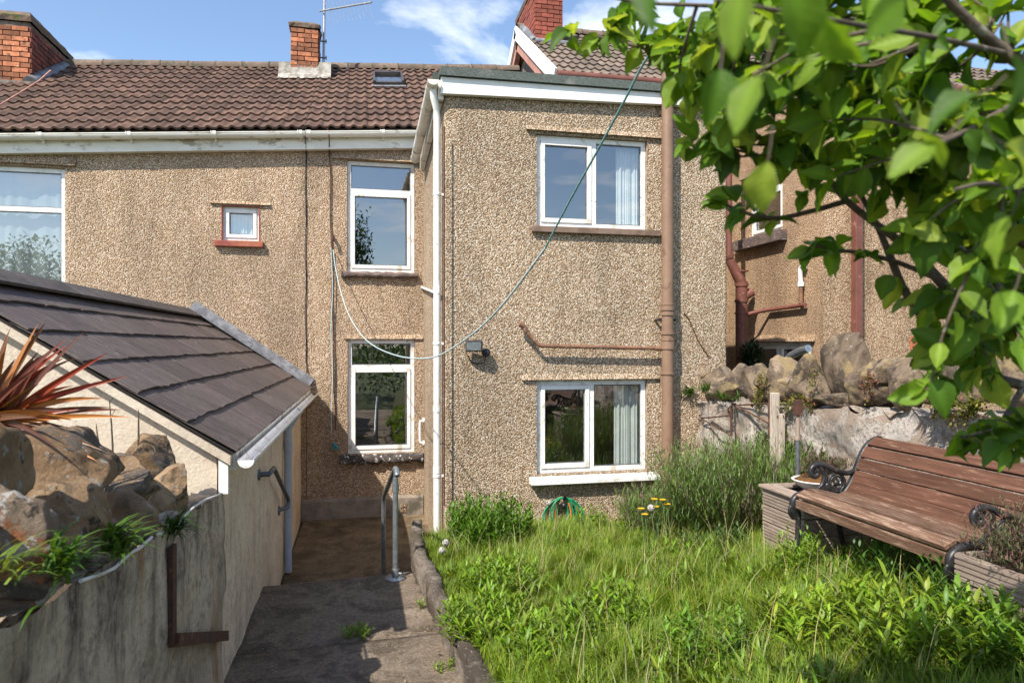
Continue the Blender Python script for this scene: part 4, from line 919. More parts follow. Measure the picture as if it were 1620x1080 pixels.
for i, (u, v, w_, h_) in enumerate(RS):
    p = PX(u, v, XW+.20+(.05 if i % 2 else -.03)); zc = (p-Vector((0, 0, CZ))).dot(Vector((sT, cT, 0)))
    k = zc/FP/2*1.1
    put('coping_stone', stone_mesh('coping_stone', .22, w_*k*1.12, h_*k*.92, 40+i, M_stone_g, 4, .20, 9), p, gr, rot=(random.uniform(-.15, .15), random.uniform(-.15, .15), random.uniform(-.2, .2)))

# ------------------------------------------------------------------ low retaining wall between path and lawn
lw = MB(); vs = []; ys = np.linspace(-1, 7.2, 420)
for y in ys:
    x = lowx(y); t = lawnz(x+.2, y)+.18 if y < 5.9 else .22-.1*(y-5.9); t = max(.17, min(.21, t)); b0 = -.05 if y < 6.0 else -.45
    n_ = lambda k: .035*fbm(x*2, y*3.1, k*5.0, 2.6, 6)
    vs += [(x+n_(0), y, b0), (x+.012+n_(1), y, b0+.10), (x+n_(2)+.01, y, t-.05), (x+.03+n_(3), y, t+n_(4)*.6), (x+.10+n_(5), y, t+n_(6)*.6), (x+.13+n_(7), y, t-.2), (x+.2, y, b0)]
K = 7; lw.add(vs, [(i*K+k, (i+1)*K+k, (i+1)*K+k+1, i*K+k+1) for i in range(len(ys)-1) for k in range(K-1)], True)
tag(lw.obj('retaining_wall', M_lowwall), 'low rough concrete retaining wall between the path and the lawn', 'wall')

# ------------------------------------------------------------------ handrail and grab rail
hrl = thing('handrail', 'galvanised steel handrail leading down from the path into the yard', 'handrail', (.27, 5.92, 0))
m = MB(); m.tube([(.27, 5.92, 0), (.27, 5.92, .86)], .024, 14); m.tube([(.27, 5.92, .74), (.27, 5.92, .82)], .031, 14); m.obj('post', M_galv, hrl)
m = MB(); m.lathe((.27, 5.92, .008), [(0, .012), (.085, .010), (.09, 0)], 20); m.tube([(.27, 5.92, .02), (.27, 5.92, .085)], .033, 14); m.tube([(.30, 5.90, .05), (.325, 5.88, .05)], .012, 8); m.obj('base_flange', M_galv, hrl)
m = MB(); m.tube([(.28, 5.80, .90), (.275, 5.84, .945), (.27, 5.92, .94), (.25, 6.3, .79), (.215, 7.12, .46), (.21, 7.2, .41), (.208, 7.24, .33), (.208, 7.25, -.41)], .024, 14); m.tube([(.27, 5.92, .84), (.27, 5.92, .93)], .018, 10); m.obj('rail', M_galv, hrl)
m = MB(); xg = -.735
m.tube([(XO, 5.72, .97), (xg, 5.72, .97), (xg, 6.05, .96), (xg, 6.12, .93), (xg, 7.15, .46), (xg, 7.2, .43), (xg+.0, 7.14, .38), (XO, 7.05, .37)], .02, 12); m.lathe((XO+.012, 5.72, .97), [(0, .01), (.045, .008), (.045, -.01)], 14, 'x'); m.lathe((XO+.012, 7.05, .37), [(0, .01), (.045, .008), (.045, -.01)], 14, 'x')
tag(m.obj('grab_rail', M_galvd), 'dark steel grab rail fixed to the outbuilding side wall', 'grab rail')

# ------------------------------------------------------------------ bench
YB0, YB1 = 2.83, 4.09
be = thing('bench', 'weathered brown slatted bench with black cast iron ends against the wall', 'bench', (3.15, 3.46, .48))
bpy_ = lambda u, v: (lambda p: (p.x, p.z))(PY(u, v, YB1))
cv = [bpy_(*q) for q in ((1260, 806), (1254, 797), (1260, 785), (1278, 778), (1300, 781), (1320, 785), (1336, 779), (1348, 760), (1356, 738), (1366, 714), (1378, 699), (1390, 694), (1397, 699))]
arm = [bpy_(*q) for q in ((1353, 745), (1338, 748), (1318, 742), (1303, 735), (1290, 735), (1283, 742), (1284, 751), (1291, 753), (1294, 746), (1290, 743))]
sup = [bpy_(*q) for q in ((1296, 736), (1303, 750), (1301, 765), (1292, 774), (1282, 779))]
sw1 = [bpy_(*q) for q in ((1303, 736), (1309, 748), (1305, 768), (1312, 780))]; sw2 = [bpy_(*q) for q in ((1340, 748), (1332, 750), (1337, 762), (1330, 778))]
ctr = bpy_(1323, 763)
def smooth(pts, n=6):
    P_ = [Vector((a, 0, b)) for a, b in pts]; out = []
    for i in range(len(P_)-1):
        p0, p1, p2, p3 = P_[max(i-1, 0)], P_[i], P_[i+1], P_[min(i+2, len(P_)-1)]
        for k in range(n):
            t = k/n; out.append(.5*((2*p1)+(p2-p0)*t+(2*p0-5*p1+4*p2-p3)*t*t+(3*p1-p0-3*p2+p3)*t**3))
    return out+[P_[-1]]
def cast_end(y):
    m = MB(); o = Vector((0, y, 0)); tk = .016
    T = lambda pts, r: m.tube([p+o for p in smooth(pts)], r, 8)
    T(cv, .023); T(arm, .018); T(sup, .014); T(sw1, .009); T(sw2, .009)
    for r_ in (.062, .045): m.tube([o+Vector((ctr[0]+r_*math.cos(q), 0, ctr[1]+r_*math.sin(q))) for q in np.linspace(0, 2*math.pi, 25)], .008, 6)
    m.lathe(o+Vector((ctr[0], 0, ctr[1])), [(0, -.02), (.016, -.015), (.026, 0), (.016, .015), (0, .02)], 12, 'y')
    for q in range(6):
        a = q*math.pi/3+.3; m.tube([o+Vector((ctr[0]+.02*math.cos(a), 0, ctr[1]+.02*math.sin(a))), o+Vector((ctr[0]+.05*math.cos(a+.35), 0, ctr[1]+.05*math.sin(a+.35)))], .007, 6)
    fx, fz = cv[1]
    for k, r_ in enumerate((.05, .036, .022)):     # front scroll
        m.tube([o+Vector((fx+.025+r_*math.cos(q), 0, fz-.045+r_*math.sin(q))) for q in np.linspace(.6, 5.0, 16)], .012, 6)
    m.tube([o+Vector((fx+.03, 0, fz-.02)), o+Vector((fx+.045, 0, .85)), o+Vector((fx+.03, 0, .6)), o+Vector((fx+.0, 0, .44))], [.022, .018, .016, .022], 8)
    bx, bz = cv[5]
    m.tube([o+Vector((bx, 0, bz)), o+Vector((bx+.04, 0, .75)), o+Vector((bx+.11, 0, .44))], [.022, .018, .022], 8)
    m.tube([o+Vector((fx+.05, 0, bz-.04)), o+Vector((bx, 0, bz-.03))], .016, 8)
    return m.obj('cast_iron_end', M_black, be)
cast_end(YB1); cast_end(YB0)
cs = smooth(cv, 12); seglen = [0]
for a, b in zip(cs, cs[1:]): seglen.append(seglen[-1]+(b-a).length)
def at(s_):
    for i in range(len(cs)-1):
        if seglen[i+1] >= s_: t = (s_-seglen[i])/(seglen[i+1]-seglen[i]); p = cs[i].lerp(cs[i+1], t); d = (cs[min(i+2, len(cs)-1)]-cs[max(i-1, 0)]).normalized(); return p, d
    return cs[-1], (cs[-1]-cs[-2]).normalized()
tot = seglen[-1]; yb = (YB0+YB1)/2; hl_ = (YB1-YB0)/2-.030
iseat = seglen[2*12]; iback = seglen[6*12]; itop = seglen[10*12+6]
def slat(s0, s1, mat, lift=.018):
    p, d = at((s0+s1)/2); nq = Vector((-d.z, 0, d.x)); m = MB(); m.obox(Vector((p.x, yb, p.z))+nq*lift, d*((s1-s0)/2-.0028), Vector((0, hl_, 0)), nq*.0125); m.obj('slat', mat, be, bevel=.004)
fs_ = seglen[1*12+8]; step = (iback-fs_)/5
for i in range(5): slat(fs_+step*i, fs_+step*(i+1), M_slatseat)
step = (itop-iback)/5
for i in range(5): slat(iback+step*i, iback+step*(i+1), M_slatback)
p, d = at(seglen[12]); m = MB(); m.obox((p.x+.012, yb, p.z+.008), (.012, 0, 0), (0, hl_, 0), (0, 0, .03)); m.obj('slat', M_slatseat, be, bevel=.004)
p, d = at(tot); m = MB(); m.obox((p.x-.012, yb, p.z+.004), (.022, 0, 0), (0, hl_, 0), (0, 0, .011)); m.obj('slat', M_slatback, be, bevel=.004)

# ------------------------------------------------------------------ slatted planters
def ribbed(m, p0, dy, dz, out, h, ribs=5):
    """one decking board: p0 lower start corner, dy along, h tall, ribs proud in direction out"""
    e = h/ribs; dy = Vector(dy); out = Vector(out); U = Vector((0, 0, 1)); p0 = Vector(p0)
    m.hexa([p0-out*.022, p0+dy-out*.022, p0+dy, p0], [p0-out*.022+U*h, p0+dy-out*.022+U*h, p0+dy+U*h, p0+U*h])
    for i in range(ribs):
        b = p0+U*(e*i+e*.15); t = U*(e*.62)
        m.hexa([b-out*.002, b+dy-out*.002, b+dy+out*.007, b+out*.007], [b-out*.002+t, b+dy-out*.002+t, b+dy+out*.007+t, b+out*.007+t])
def planter(lab, x0, x1, y0, y1, z0, z1, rim):
    t = thing('planter', lab, 'planter', ((x0+x1)/2, (y0+y1)/2, z0)); nb_ = 4; h = (z1-z0)/nb_
    for i in range(nb_):
        m = MB(); z = z0+h*i
        ribbed(m, (x0, y0, z+.003), (0, y1-y0, 0), 0, (-1, 0, 0), h-.008); m.obj('board', M_deck, t)
        m = MB(); ribbed(m, (x0+.024, y0, z+.003), (x1-x0-.024, 0, 0), 0, (0, -1, 0), h-.008); m.obj('board', M_deck, t)
        m = MB(); ribbed(m, (x1-.024, y1, z+.003), (-(x1-x0-.05), 0, 0), 0, (0, 1, 0), h-.008); m.obj('board', M_deck, t)
    m = MB(); m.box((x0+.02, y0+.03, z0), (x1, y1-.03, z1-.03 if rim else z1-.05)); m.obj('soil_fill', M_soil, t)
    if rim:
        for (a, b) in (((x0-.03, y0-.02, z1), (x0+.09, y1+.02, z1+.022)), ((x0+.092, y0-.02, z1+.002), (x1, y0+.09, z1+.020)), ((x0+.092, y1-.09, z1+.002), (x1, y1+.02, z1+.020))):
            m = MB(); m.box(a, b); m.obj('rim_board', M_deck, t, bevel=.004)
    return t
px0 = 2.97
planter('grey slatted timber planter at the far end of the bench', px0, px0+.55, 4.16, 4.66, .42, .92, True)
planter('grey slatted timber planter with a heather at the near end of the bench', 2.72, 3.45, 2.06, 2.69, .50, 1.03, False)
# white bowl on the far planter
bc = Vector((px0+.28, 4.42, .945)); bw = thing('plant_bowl', 'round white bowl of brown moss standing on the far planter', 'plant pot', bc)
m = MB(); m.lathe(bc, [(.10, 0), (.14, .03), (.165, .06), (.175, .065), (.165, .07), (.15, .06)], 28); m.obj('bowl', M_bowl, bw)
m = MB(); vs = []
for i in range(9):
    for j in range(24): r_ = .155*i/8; q = j*math.pi/12; vs.append(bc+Vector((r_*math.cos(q), r_*math.sin(q), .06+.045*(1-(i/8)**2)+.02*fbm(r_*math.cos(q), r_*math.sin(q), 0, 14))))
m.add(vs, [(i*24+j, i*24+(j+1) % 24, (i+1)*24+(j+1) % 24, (i+1)*24+j) for i in range(8) for j in range(24)], True); m.obj('moss', M_moss, bw)
# pole with rusty cap
pq = PY(1262, 700, 4.62); pt = thing('pole', 'thin weathered pole with a rusty iron cap standing behind the bench', 'pole', (pq.x, 4.62, .4))
zt1 = PY(1262, 632, 4.62).z; zm = PY(1262, 656, 4.62).z
m = MB(); m.tube([(pq.x, 4.62, .4), (pq.x, 4.62, 1.28)], .018, 10); m.obj('socket', M_galvd, pt)
m = MB(); m.tube([(pq.x, 4.62, 1.2), (pq.x+.002, 4.62, zm)], .0155, 10); m.tube([(pq.x, 4.62, 1.275), (pq.x, 4.62, 1.30)], .024, 10); m.obj('shaft', M_shaft, pt)
m = MB(); m.box((pq.x-.024, 4.596, zm-.005), (pq.x+.024, 4.644, zt1)); m.obj('cap', M_rust, pt, bevel=.005)
# bleached timber post with scrolled iron brackets
wpst = thing('wooden_post', 'bleached split timber post against the whitewashed wall', 'post', (PX(1226, 700, 3.6).x, PX(1226, 700, 3.6).y, 0))
pc = PX(1224, 640, 3.62); m = MB(); m.box((3.60, pc.y-.034, .1), (3.66, pc.y+.034, PX(1224, 621, 3.62).z)); m.obj('plank', M_post, wpst, bevel=.006)
m = MB(); m.box((3.63, pc.y-.10, .1), (3.67, pc.y-.055, PX(1236, 655, 3.62).z)); m.obj('plank', M_post, wpst, bevel=.006)
ir = MB(); X = 3.64
def scroll(pts, r=.008): ir.tube([PX(u, v, X) for u, v in pts], r, 6)
scroll([(1217, 622), (1217, 690)], .012); scroll([(1215, 638), (1180, 640), (1160, 641), (1153, 645), (1152, 651), (1157, 652), (1159, 647)]); scroll([(1162, 643), (1185, 652), (1215, 669)]); scroll([(1157, 640), (1157, 690)], .012)
scroll([(1155, 657), (1125, 660), (1110, 661), (1106, 657), (1110, 655)]); scroll([(1106, 662), (1107, 666), (1111, 664)]); scroll([(1110, 662), (1130, 674), (1155, 688)])
tag(ir.obj('iron_bracket', M_rust), 'rusty scrolled iron bracket frame fixed beside the timber post', 'bracket')

# ------------------------------------------------------------------ floodlight, aerial, hose, clothesline
fl_ = thing('floodlight', 'small floodlight with a black sensor on the extension wall', 'floodlight', PY(752, 550, YE))
c = PY(750, 547, YE-.12); m = MB(); m.obox(c, (.088, -.02, 0), (.004, .03, .006), (0, -.008, .055)); m.obj('housing', M_black, fl_, bevel=.008)
m = MB(); m.obox(c+Vector((-.008, -.031, -.004)), (.075, -.017, 0), (.0005, .002, 0), (0, -.006, .043)); m.obj('lens', M_galv, fl_)
m = MB(); q = PY(769, 557, YE-.07); m.lathe(q, [(0, -.05), (.03, -.045), (.048, -.02), (.05, .01), (.035, .035), (0, .04)], 14, 'z'); m.tube([q, (q.x, YE, q.z)], .03, 10); m.obj('sensor', M_black, fl_)
m = MB(); m.tube([q+Vector((0, 0, -.04)), PY(766, 574, YE-.03), PY(755, 575, YE-.02), PY(745, 572, YE-.02), PY(740, 562, YE-.04)], .006, 6); m.obj('cable', M_black, fl_)
ya_ = 12.5; ae = thing('tv_aerial', 'metal television aerial strapped to the middle chimney', 'aerial', PY(514, 105, ya_))
m = MB(); m.tube([PY(512, 106, ya_), PY(514, -60, ya_)], .022, 8); m.obj('mast', M_alu, ae)
m = MB(); a, b = PY(506, 18, ya_), PY(588, 4, ya_-1.0); m.tube([a, b], .016, 8); m.obj('boom', M_alu, ae)
m = MB()
for i in range(12): p = a.lerp(b, .15+.8*i/11); m.tube([p+Vector((-.06, .0, .24)), p+Vector((.06, 0, -.24))], .003, 5)
m.obj('elements', M_alu, ae)
m = MB()
for v in (66, 92): m.tube([PY(499, v-1, ya_-.02), PY(517, v, ya_-.02)], .014, 6); m.tube([PY(516, v-3, ya_-.02), PY(516, v+3, ya_-.02)], .01, 6)
m.tube([PY(501, 60, ya_-.05), PY(501, 95, ya_-.05)], .018, 6); m.obj('bracket', M_galvd, ae)
hs = thing('garden_hose', 'coiled green garden hose hanging on the extension wall', 'hose', PY(890, 835, YE-.1))
hk = PY(893, 787, YE-.1)
for i in range(9):
    m = MB(); w_ = .05+.022*i+random.uniform(-.01, .01); d_ = .30+random.uniform(-.03, .08); yy = YE-.05-.012*(i % 5)
    m.tube([(hk.x-.015+w_*math.sin(q)*(1-.15*math.cos(q)), yy-.03*math.sin(q/2), hk.z-(1-math.cos(q))*d_/2) for q in np.linspace(0, 2*math.pi, 22)], .0095, 7); m.obj('coil', M_hose if i not in (2, 6) else M_orange, hs)
m = MB(); m.tube([(hk.x, YE, hk.z), (hk.x, YE-.12, hk.z), (hk.x, YE-.13, hk.z+.03)], .015, 8); m.lathe((hk.x, YE-.08, hk.z-.09), [(0, -.03), (.028, -.028), (.028, .028), (0, .03)], 12, 'z'); m.obj('hook', M_black, hs)
# washing line: hangs in one vertical plane from a wall hook to the apple tree
A = PY(527, 392, YM-.06); B = PD(1165, 25, 2.1)
ln = []
ip = [(527, 395), (531, 425), (540, 465), (553, 500), (572, 530), (595, 549), (630, 563), (665, 567), (692, 563), (720, 548), (760, 518), (800, 476), (835, 430), (863, 392), (900, 320), (940, 248), (985, 165), (1020, 98), (1052, 62), (1090, 47), (1150, 27)]
for u, v in ip:
    d = ray(u, v); 
    # intersect with plane through A,B vertical
    n2 = Vector((B.y-A.y, -(B.x-A.x), 0)); t = (A-Vector((0, 0, CZ))).dot(n2)/d.dot(n2); ln.append(d*t+Vector((0, 0, CZ)))
def sm3(P_, n=6):
    out = []
    for i in range(len(P_)-1):
        p0, p1, p2, p3 = P_[max(i-1, 0)], P_[i], P_[i+1], P_[min(i+2, len(P_)-1)]
        for k in range(n): t = k/n; out.append(.5*((2*p1)+(p2-p0)*t+(2*p0-5*p1+4*p2-p3)*t*t+(3*p1-p0-3*p2+p3)*t**3))
    return out+[P_[-1]]
cln = thing('washing_line', 'green rope washing line sagging from a wall hook up to the apple tree', 'washing line', A)
k = 13
m = MB(); m.tube(sm3(ln[:k+1]), .0058, 8); m.obj('pale_rope', M_pale_rope, cln)
m = MB(); m.tube(sm3(ln[k:]), .0048, 8); m.obj('green_rope', M_cord_line, cln)
m = MB(); m.tube([PY(525+math.sin(v*.045)*1.2, v, YM-.05) for v in range(392, 700, 14)], .007, 6); m.obj('loose_end', M_pale_rope, cln)
m = MB()
for i in range(9): a0_ = random.uniform(0, 6); cc_ = PY(530, 706, YM-.06); m.tube([cc_+Vector((.035*math.cos(q+a0_)*random.uniform(.6, 1.2), .02*math.sin(q*1.3), .04*math.sin(q+a0_*.7))) for q in np.linspace(0, 5.5, 9)], .007, 5)
m.obj('knot', M_teal, cln)
m = MB(); m.tube([PY(525, 372, YM+.02), PY(525, 372, YM-.09), PY(526, 380, YM-.10)], .022, 8); m.obj('hook', M_rust, cln)

# ------------------------------------------------------------------ plants
GR = [(.165, .25, .016), (.12, .21, .013), (.22, .285, .025), (.085, .155, .012), (.31, .28, .06)]
# lawn grass
n = 95000
ys_ = 2.0+5.2*np.random.rand(n)**.9; lx = np.array([lowx(y) for y in ys_])+.10; xs_ = lx+(3.68-lx)*np.random.rand(n)
nz = np.array([fbm(x, y, 1.0, 1.6, 3) for x, y in zip(xs_, ys_)]); nz2 = np.array([fbm(x, y, 7.0, 5, 2) for x, y in zip(xs_, ys_)])
keep = ~((xs_ > 2.9) & (ys_ < 4.2) & (np.random.rand(n) < .75)) & ~((xs_ > 2.6) & (ys_ > 5.6) & (np.random.rand(n) < .8))
xs_, ys_, nz, nz2 = xs_[keep], ys_[keep], nz[keep], nz2[keep]; n = len(xs_)
zs_ = np.array([lawnz(x, y) for x, y in zip(xs_, ys_)])-.02
L = (.075+.11*np.random.rand(n)**2)*(1+.55*nz+.4*nz2).clip(.45, 2)
ci = np.random.choice(len(GR), n, p=[.36, .26, .2, .13, .05]); col = np.array(GR)[ci]*(1+.25*(np.random.rand(n, 1)*2-1))*(1+.25*nz[:, None])
clump = np.array([fbm(x, y, 3.0, 3.0, 2) for x, y in zip(xs_, ys_)])*6
V, Q, C = blades(np.stack([xs_, ys_, zs_], 1), np.random.rand(n)*1.8+clump, L, .0035+.004*np.random.rand(n), .05+.55*np.random.rand(n)**1.3, col, 'grass', droop=.5)
np_obj('lawn_grass', V, Q, M_grass, C, label='long uncut grass of the sunny lawn', cat='grass', kind='stuff')
def gz_(x, y): return lawnz(x, y)-.02
# seeding stalks and dry stems scattered through the lawn
n = 7000; y = 2.2+4.95*np.random.rand(n); x = np.array([lowx(q) for q in y])+.12+3.2*np.random.rand(n)
nzz = np.array([fbm(a, b, 5.0, 1.7, 3) for a, b in zip(x, y)]); k_ = (nzz > -.02) & (x < 3.4) & ~((x > 2.8) & (y < 4.15)); x, y = x[k_], y[k_]; n = len(x); z = np.array([gz_(a, b) for a, b in zip(x, y)])
tc_ = jit((.17, .25, .03), n, .35, .1); dd_ = np.random.rand(n) < .25; tc_[dd_] = jit((.36, .31, .15), int(dd_.sum()), .3)
V, Q, C = blades(np.stack([x, y, z], 1), np.random.rand(n)*6.28, .16+.17*np.random.rand(n), .003+.003*np.random.rand(n), .05+.6*np.random.rand(n), tc_, 'grass', droop=.6)
np_obj('tall_grass', V, Q, M_grass, C, label='taller loose tufts of grass and straw in the lawn', cat='grass', kind='stuff')
n = 360; y = 2.2+4.9*np.random.rand(n); x = np.array([lowx(q) for q in y])+.2+2.9*np.random.rand(n)*.95; z = np.array([gz_(a, b) for a, b in zip(x, y)])
V, Q, C = blades(np.stack([x, y, z], 1), np.random.rand(n)*6.28, .25+.28*np.random.rand(n), np.full(n, .0032), .05+.5*np.random.rand(n), jit((.34, .28, .13), n, .3), 'thin', droop=.5)
V2, Q2, C2 = blades(np.stack([x, y, z], 1)[:200]+np.array([.05, .03, 0]), np.random.rand(200)*6.28, .2+.3*np.random.rand(200), np.full(200, .007), .2+.6*np.random.rand(200), jit((.20, .24, .09), 200, .3), 'blade', droop=.7)
V, Q, C = join([(V, Q, C), (V2, Q2, C2)]); np_obj('grass_stalks', V, Q, M_dry, C, label='tall dry seeding grass stalks standing in the lawn', cat='grass', kind='stuff')
n = 1300; y = 2.3+4.7*np.random.rand(n); x = np.array([lowx(q) for q in y])+.2+3.1*np.random.rand(n)
nzz = np.array([fbm(a, b, 11.0, 1.1, 3) for a, b in zip(x, y)]); k_ = (nzz > -.05) & (x < 3.55); x, y = x[k_], y[k_]; n = len(x); z = np.array([gz_(a, b) for a, b in zip(x, y)])
pp_ = [(np.stack([x, y, z+.02], 1), np.random.rand(n)*6.28) for _ in range(6)]
V, Q, C = join([blades(P0_+np.random.randn(n, 3)*np.array([.012, .012, .015]), a_, .05+.10*np.random.rand(n), .012+.012*np.random.rand(n), .25+.8*np.random.rand(n), jit(random.choice([GW_ for GW_ in ((.15, .25, .018), (.11, .20, .015), (.20, .28, .025))]), n, .35), 'leaf', fold=.25, droop=.4) for P0_, a_ in pp_])
np_obj('lawn_weeds', V, Q, M_weed, C, label='small broad leaved weeds growing through the grass', cat='weeds', kind='stuff')
# leafy weeds: stems with lanceolate leaves
def leafy(x, y, rad, n_st, h, lw, col, z=None, leaves=11, lean=.35):
    parts = []; lw *= .72; n_st = int(n_st*.9)
    for _ in range(n_st):
        cv_ = random.uniform(.65, 1.25); q = random.uniform(0, 6.28); r_ = rad*math.sqrt(random.random()); bx_, by_ = x+r_*math.cos(q), y+r_*math.sin(q)
        bz = gz_(bx_, by_) if z is None else z
        az0 = random.uniform(0, 6.28) if rad < .05 else q; ln0 = lean*random.uniform(.2, 1.2)*(r_/max(rad, .01)*.7+.3); hh = h*random.uniform(.6, 1.15)*(1-.35*(r_/max(rad, .01))**2)
        hd_ = np.array([math.cos(az0)*math.sin(ln0), math.sin(az0)*math.sin(ln0), math.cos(ln0)])
        t = np.linspace(.15, 1, leaves); P_ = np.array([bx_, by_, bz])+hd_[None]*(t*hh)[:, None]
        az = np.arange(leaves)*2.4+random.uniform(0, 6); L = lw*random.uniform(5, 8.5)*(.6+.7*np.random.rand(leaves))*(1.15-.55*t)
        parts.append(blades(P_, az, L, np.full(leaves, lw)*(.8+.5*np.random.rand(leaves)), .95-.65*t+.2*np.random.rand(leaves), jit(tuple(c*cv_ for c in col), leaves, .30, .14), 'leaf', fold=.25, droop=.45))
        parts.append(blades(np.array([[bx_, by_, bz]]), np.array([az0]), np.array([hh]), np.array([.006]), np.array([ln0]), jit(tuple(c*.8 for c in col), 1), 'thin', droop=0))
    return join(parts)
GW = (.085, .18, .013); GW2 = (.15, .25, .018)
def weed(name, args, lab, cat, group=None, mat=None):
    V, Q, C = leafy(*args[0], **args[1]); return np_obj(name, V, Q, mat or M_weed, C, label=lab, cat=cat, group=group)
p = PZ(752, 880, .0)
weed('leafy_weed', ((1.22, 6.65, .38, 260, .44, .024, GW), {}), 'dense dome of dark green leafy weeds at the corner of the extension', 'weed')
for i, (u, v, rr, ns_, h, lw_, cl_, lab) in enumerate([
    (790, 920, .27, 95, .27, .020, GW2, 'leafy weed clump beside the low wall just in front of the green dome'),
    (760, 985, .24, 90, .24, .022, GW2, 'leafy weed clump hanging over the low wall nearest the camera'),
    (965, 975, .22, 60, .26, .024, GW2, 'clump of broad weeds in the middle of the lawn'),
    (1330, 985, .32, 70, .26, .026, (.18, .275, .02), 'large bright weed clump in the lawn in front of the bench'),
    (1460, 1010, .25, 46, .26, .026, (.18, .275, .02), 'bright weed clump in the lawn near the right planter'),
    (1000, 835, .14, 26, .26, .020, GW2, 'weeds growing against the wall right of the hose'),
    (935, 832, .12, 24, .28, .020, GW2, 'weeds growing at the foot of the hose'),
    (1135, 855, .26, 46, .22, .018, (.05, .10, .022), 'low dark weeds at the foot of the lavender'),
    (1560, 1020, .22, 40, .24, .028, (.12, .22, .022), 'weed clump in front of the near planter'),
    (1265, 895, .14, 40, .30, .017, GW2, 'weed growing round the front foot of the bench'),
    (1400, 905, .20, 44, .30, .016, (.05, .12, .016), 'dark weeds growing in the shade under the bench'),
    (1500, 960, .16, 40, .30, .018, (.07, .15, .018), 'weeds crowding the near leg of the bench'),
    (700, 985, .08, 12, .10, .014, GW2, 'little weed at the foot of the retaining wall'),
    (860, 1020, .24, 70, .22, .022, GW2, 'weed clump in the lawn at the bottom of the picture'),
    (1120, 1010, .22, 40, .22, .020, (.13, .24, .022), 'fresh green weeds low in the centre of the lawn')]):
    q = PZ(u, v, .1)
    for _ in range(4): q = PZ(u, v, lawnz(q.x, q.y)+.05)
    if q.x < lowx(q.y)+.2: q.x = lowx(q.y)+.2
    weed('leafy_weed', ((q.x, q.y, rr, ns_, h, lw_, cl_), {}), lab, 'weed')
for u, v, rr, ns_, lab in ((565, 1003, .09, 26, 'weed growing in the crack across the path'), (708, 1058, .05, 10, 'small weed rooted where the path meets the low wall'), (672, 960, .04, 7, 'tiny weed low on the retaining wall beside the handrail')):
    q = PZ(u, v, .01); weed('path_weed', ((q.x, q.y, rr, ns_, .07, .012, GW2), dict(z=.0, leaves=6, lean=1.0)), lab, 'weed')
n = 420; y = 2.4+3.5*np.random.rand(n); e_ = np.random.rand(n)**2.2; x = np.where(np.random.rand(n) < .5, -.74+.9*e_*.6, np.array([lowx(q) for q in y])-.03-.8*e_*.5); z = np.full(n, .028)
V, Q, C = blades(np.stack([x, y, z], 1), np.random.rand(n)*6.28, .006+.022*np.random.rand(n)**2, .004+.008*np.random.rand(n), 1.2+.3*np.random.rand(n), np.concatenate([jit((.30, .21, .11), n//2, .6), jit((.09, .06, .035), n-n//2, .6)]), 'leaf', fold=.2, droop=.1)
np_obj('path_litter', V, Q, M_dry, C, label='dead leaf scraps and grit lying along the path edges', cat='litter', kind='stuff')
# dandelions
M_yel = simple('dandelion_yellow', (.75, .46, .01), (.68, .36, .01), 60, .7, .3, 200); M_fluff = simple('seed_fluff', (.52, .50, .46), (.4, .38, .34), 80, .9, .8, 200, .01); M_stem = simple('stem_green', (.10, .16, .05), None, 5, .6, 0)
def dandelion(u, v, Y, lab, group=None, kind='yellow'):
    p = PY(u, v, Y); b = Vector((p.x+.03, Y+.02, gz_(p.x, Y))); t = thing('dandelion', lab, 'flower', b, group)
    m = MB(); m.tube([b, b.lerp(p, .5)+Vector((.015, 0, 0)), p], .0045, 6); m.obj('stem', M_stem, t)
    m = MB()
    if kind == 'yellow':
        for r_, k, h in ((.030, 16, .0), (.022, 13, .006), (.013, 9, .011)):
            for i in range(k):
                q = 6.283*i/k+h*90; d = Vector((math.cos(q), math.sin(q)*.9-.0, .1+h*10)); d.y -= .12; e = Vector((-math.sin(q), math.cos(q), 0))*.004
                m.add([p-e, p+e, p+d*r_+e, p+d*r_-e], [(0, 1, 2, 3)])
        m.lathe(p, [(.0, -.016), (.009, -.012), (.011, 0)], 8); m.obj('flower_head', M_yel, t)
    else:
        rnd = random.Random(u)
        for i in range(160):
            d = Vector((rnd.gauss(0, 1), rnd.gauss(0, 1), rnd.gauss(0, 1))).normalized(); q = p+d*.030; e = d.orthogonal().normalized()*.006; f = d.cross(e)
            m.add([p+d*.01, q+e, q-e], [(0, 1, 2)]); m.add([q+e, q+f, q-e, q-f], [(0, 1, 2, 3)])
        m.obj('seed_head', M_fluff, t)
for u, v, w_ in ((1035, 789, 'topmost yellow dandelion at the left of the cluster by the lavender'), (1048, 790, 'topmost yellow dandelion at the middle of the cluster by the lavender'), (1055, 797, 'rightmost yellow dandelion of the cluster by the lavender'), (1014, 804, 'leftmost yellow dandelion of the cluster by the lavender'), (1037, 801, 'yellow dandelion directly beside the seed head by the lavender')): dandelion(u, v, 5.45, w_, 'dandelions by the lavender')
dandelion(1020, 813, 5.4, 'lowest yellow dandelion of the cluster, nearest the lawn', 'dandelions by the lavender')
dandelion(1222, 841, 4.9, 'yellow dandelion in the grass in front of the far planter'); dandelion(790, 978, 4.5, 'yellow dandelion low in the weeds above the retaining wall')
dandelion(1030, 803, 5.4, 'round dandelion seed head among the yellow flowers', kind='seed'); dandelion(868, 795, 6.9, 'dandelion seed head beside the hose', kind='seed')
dandelion(705, 858, 5.9, 'upper grey dandelion seed head by the extension corner', kind='seed'); dandelion(699, 870, 5.85, 'lower grey dandelion seed head by the extension corner', kind='seed')
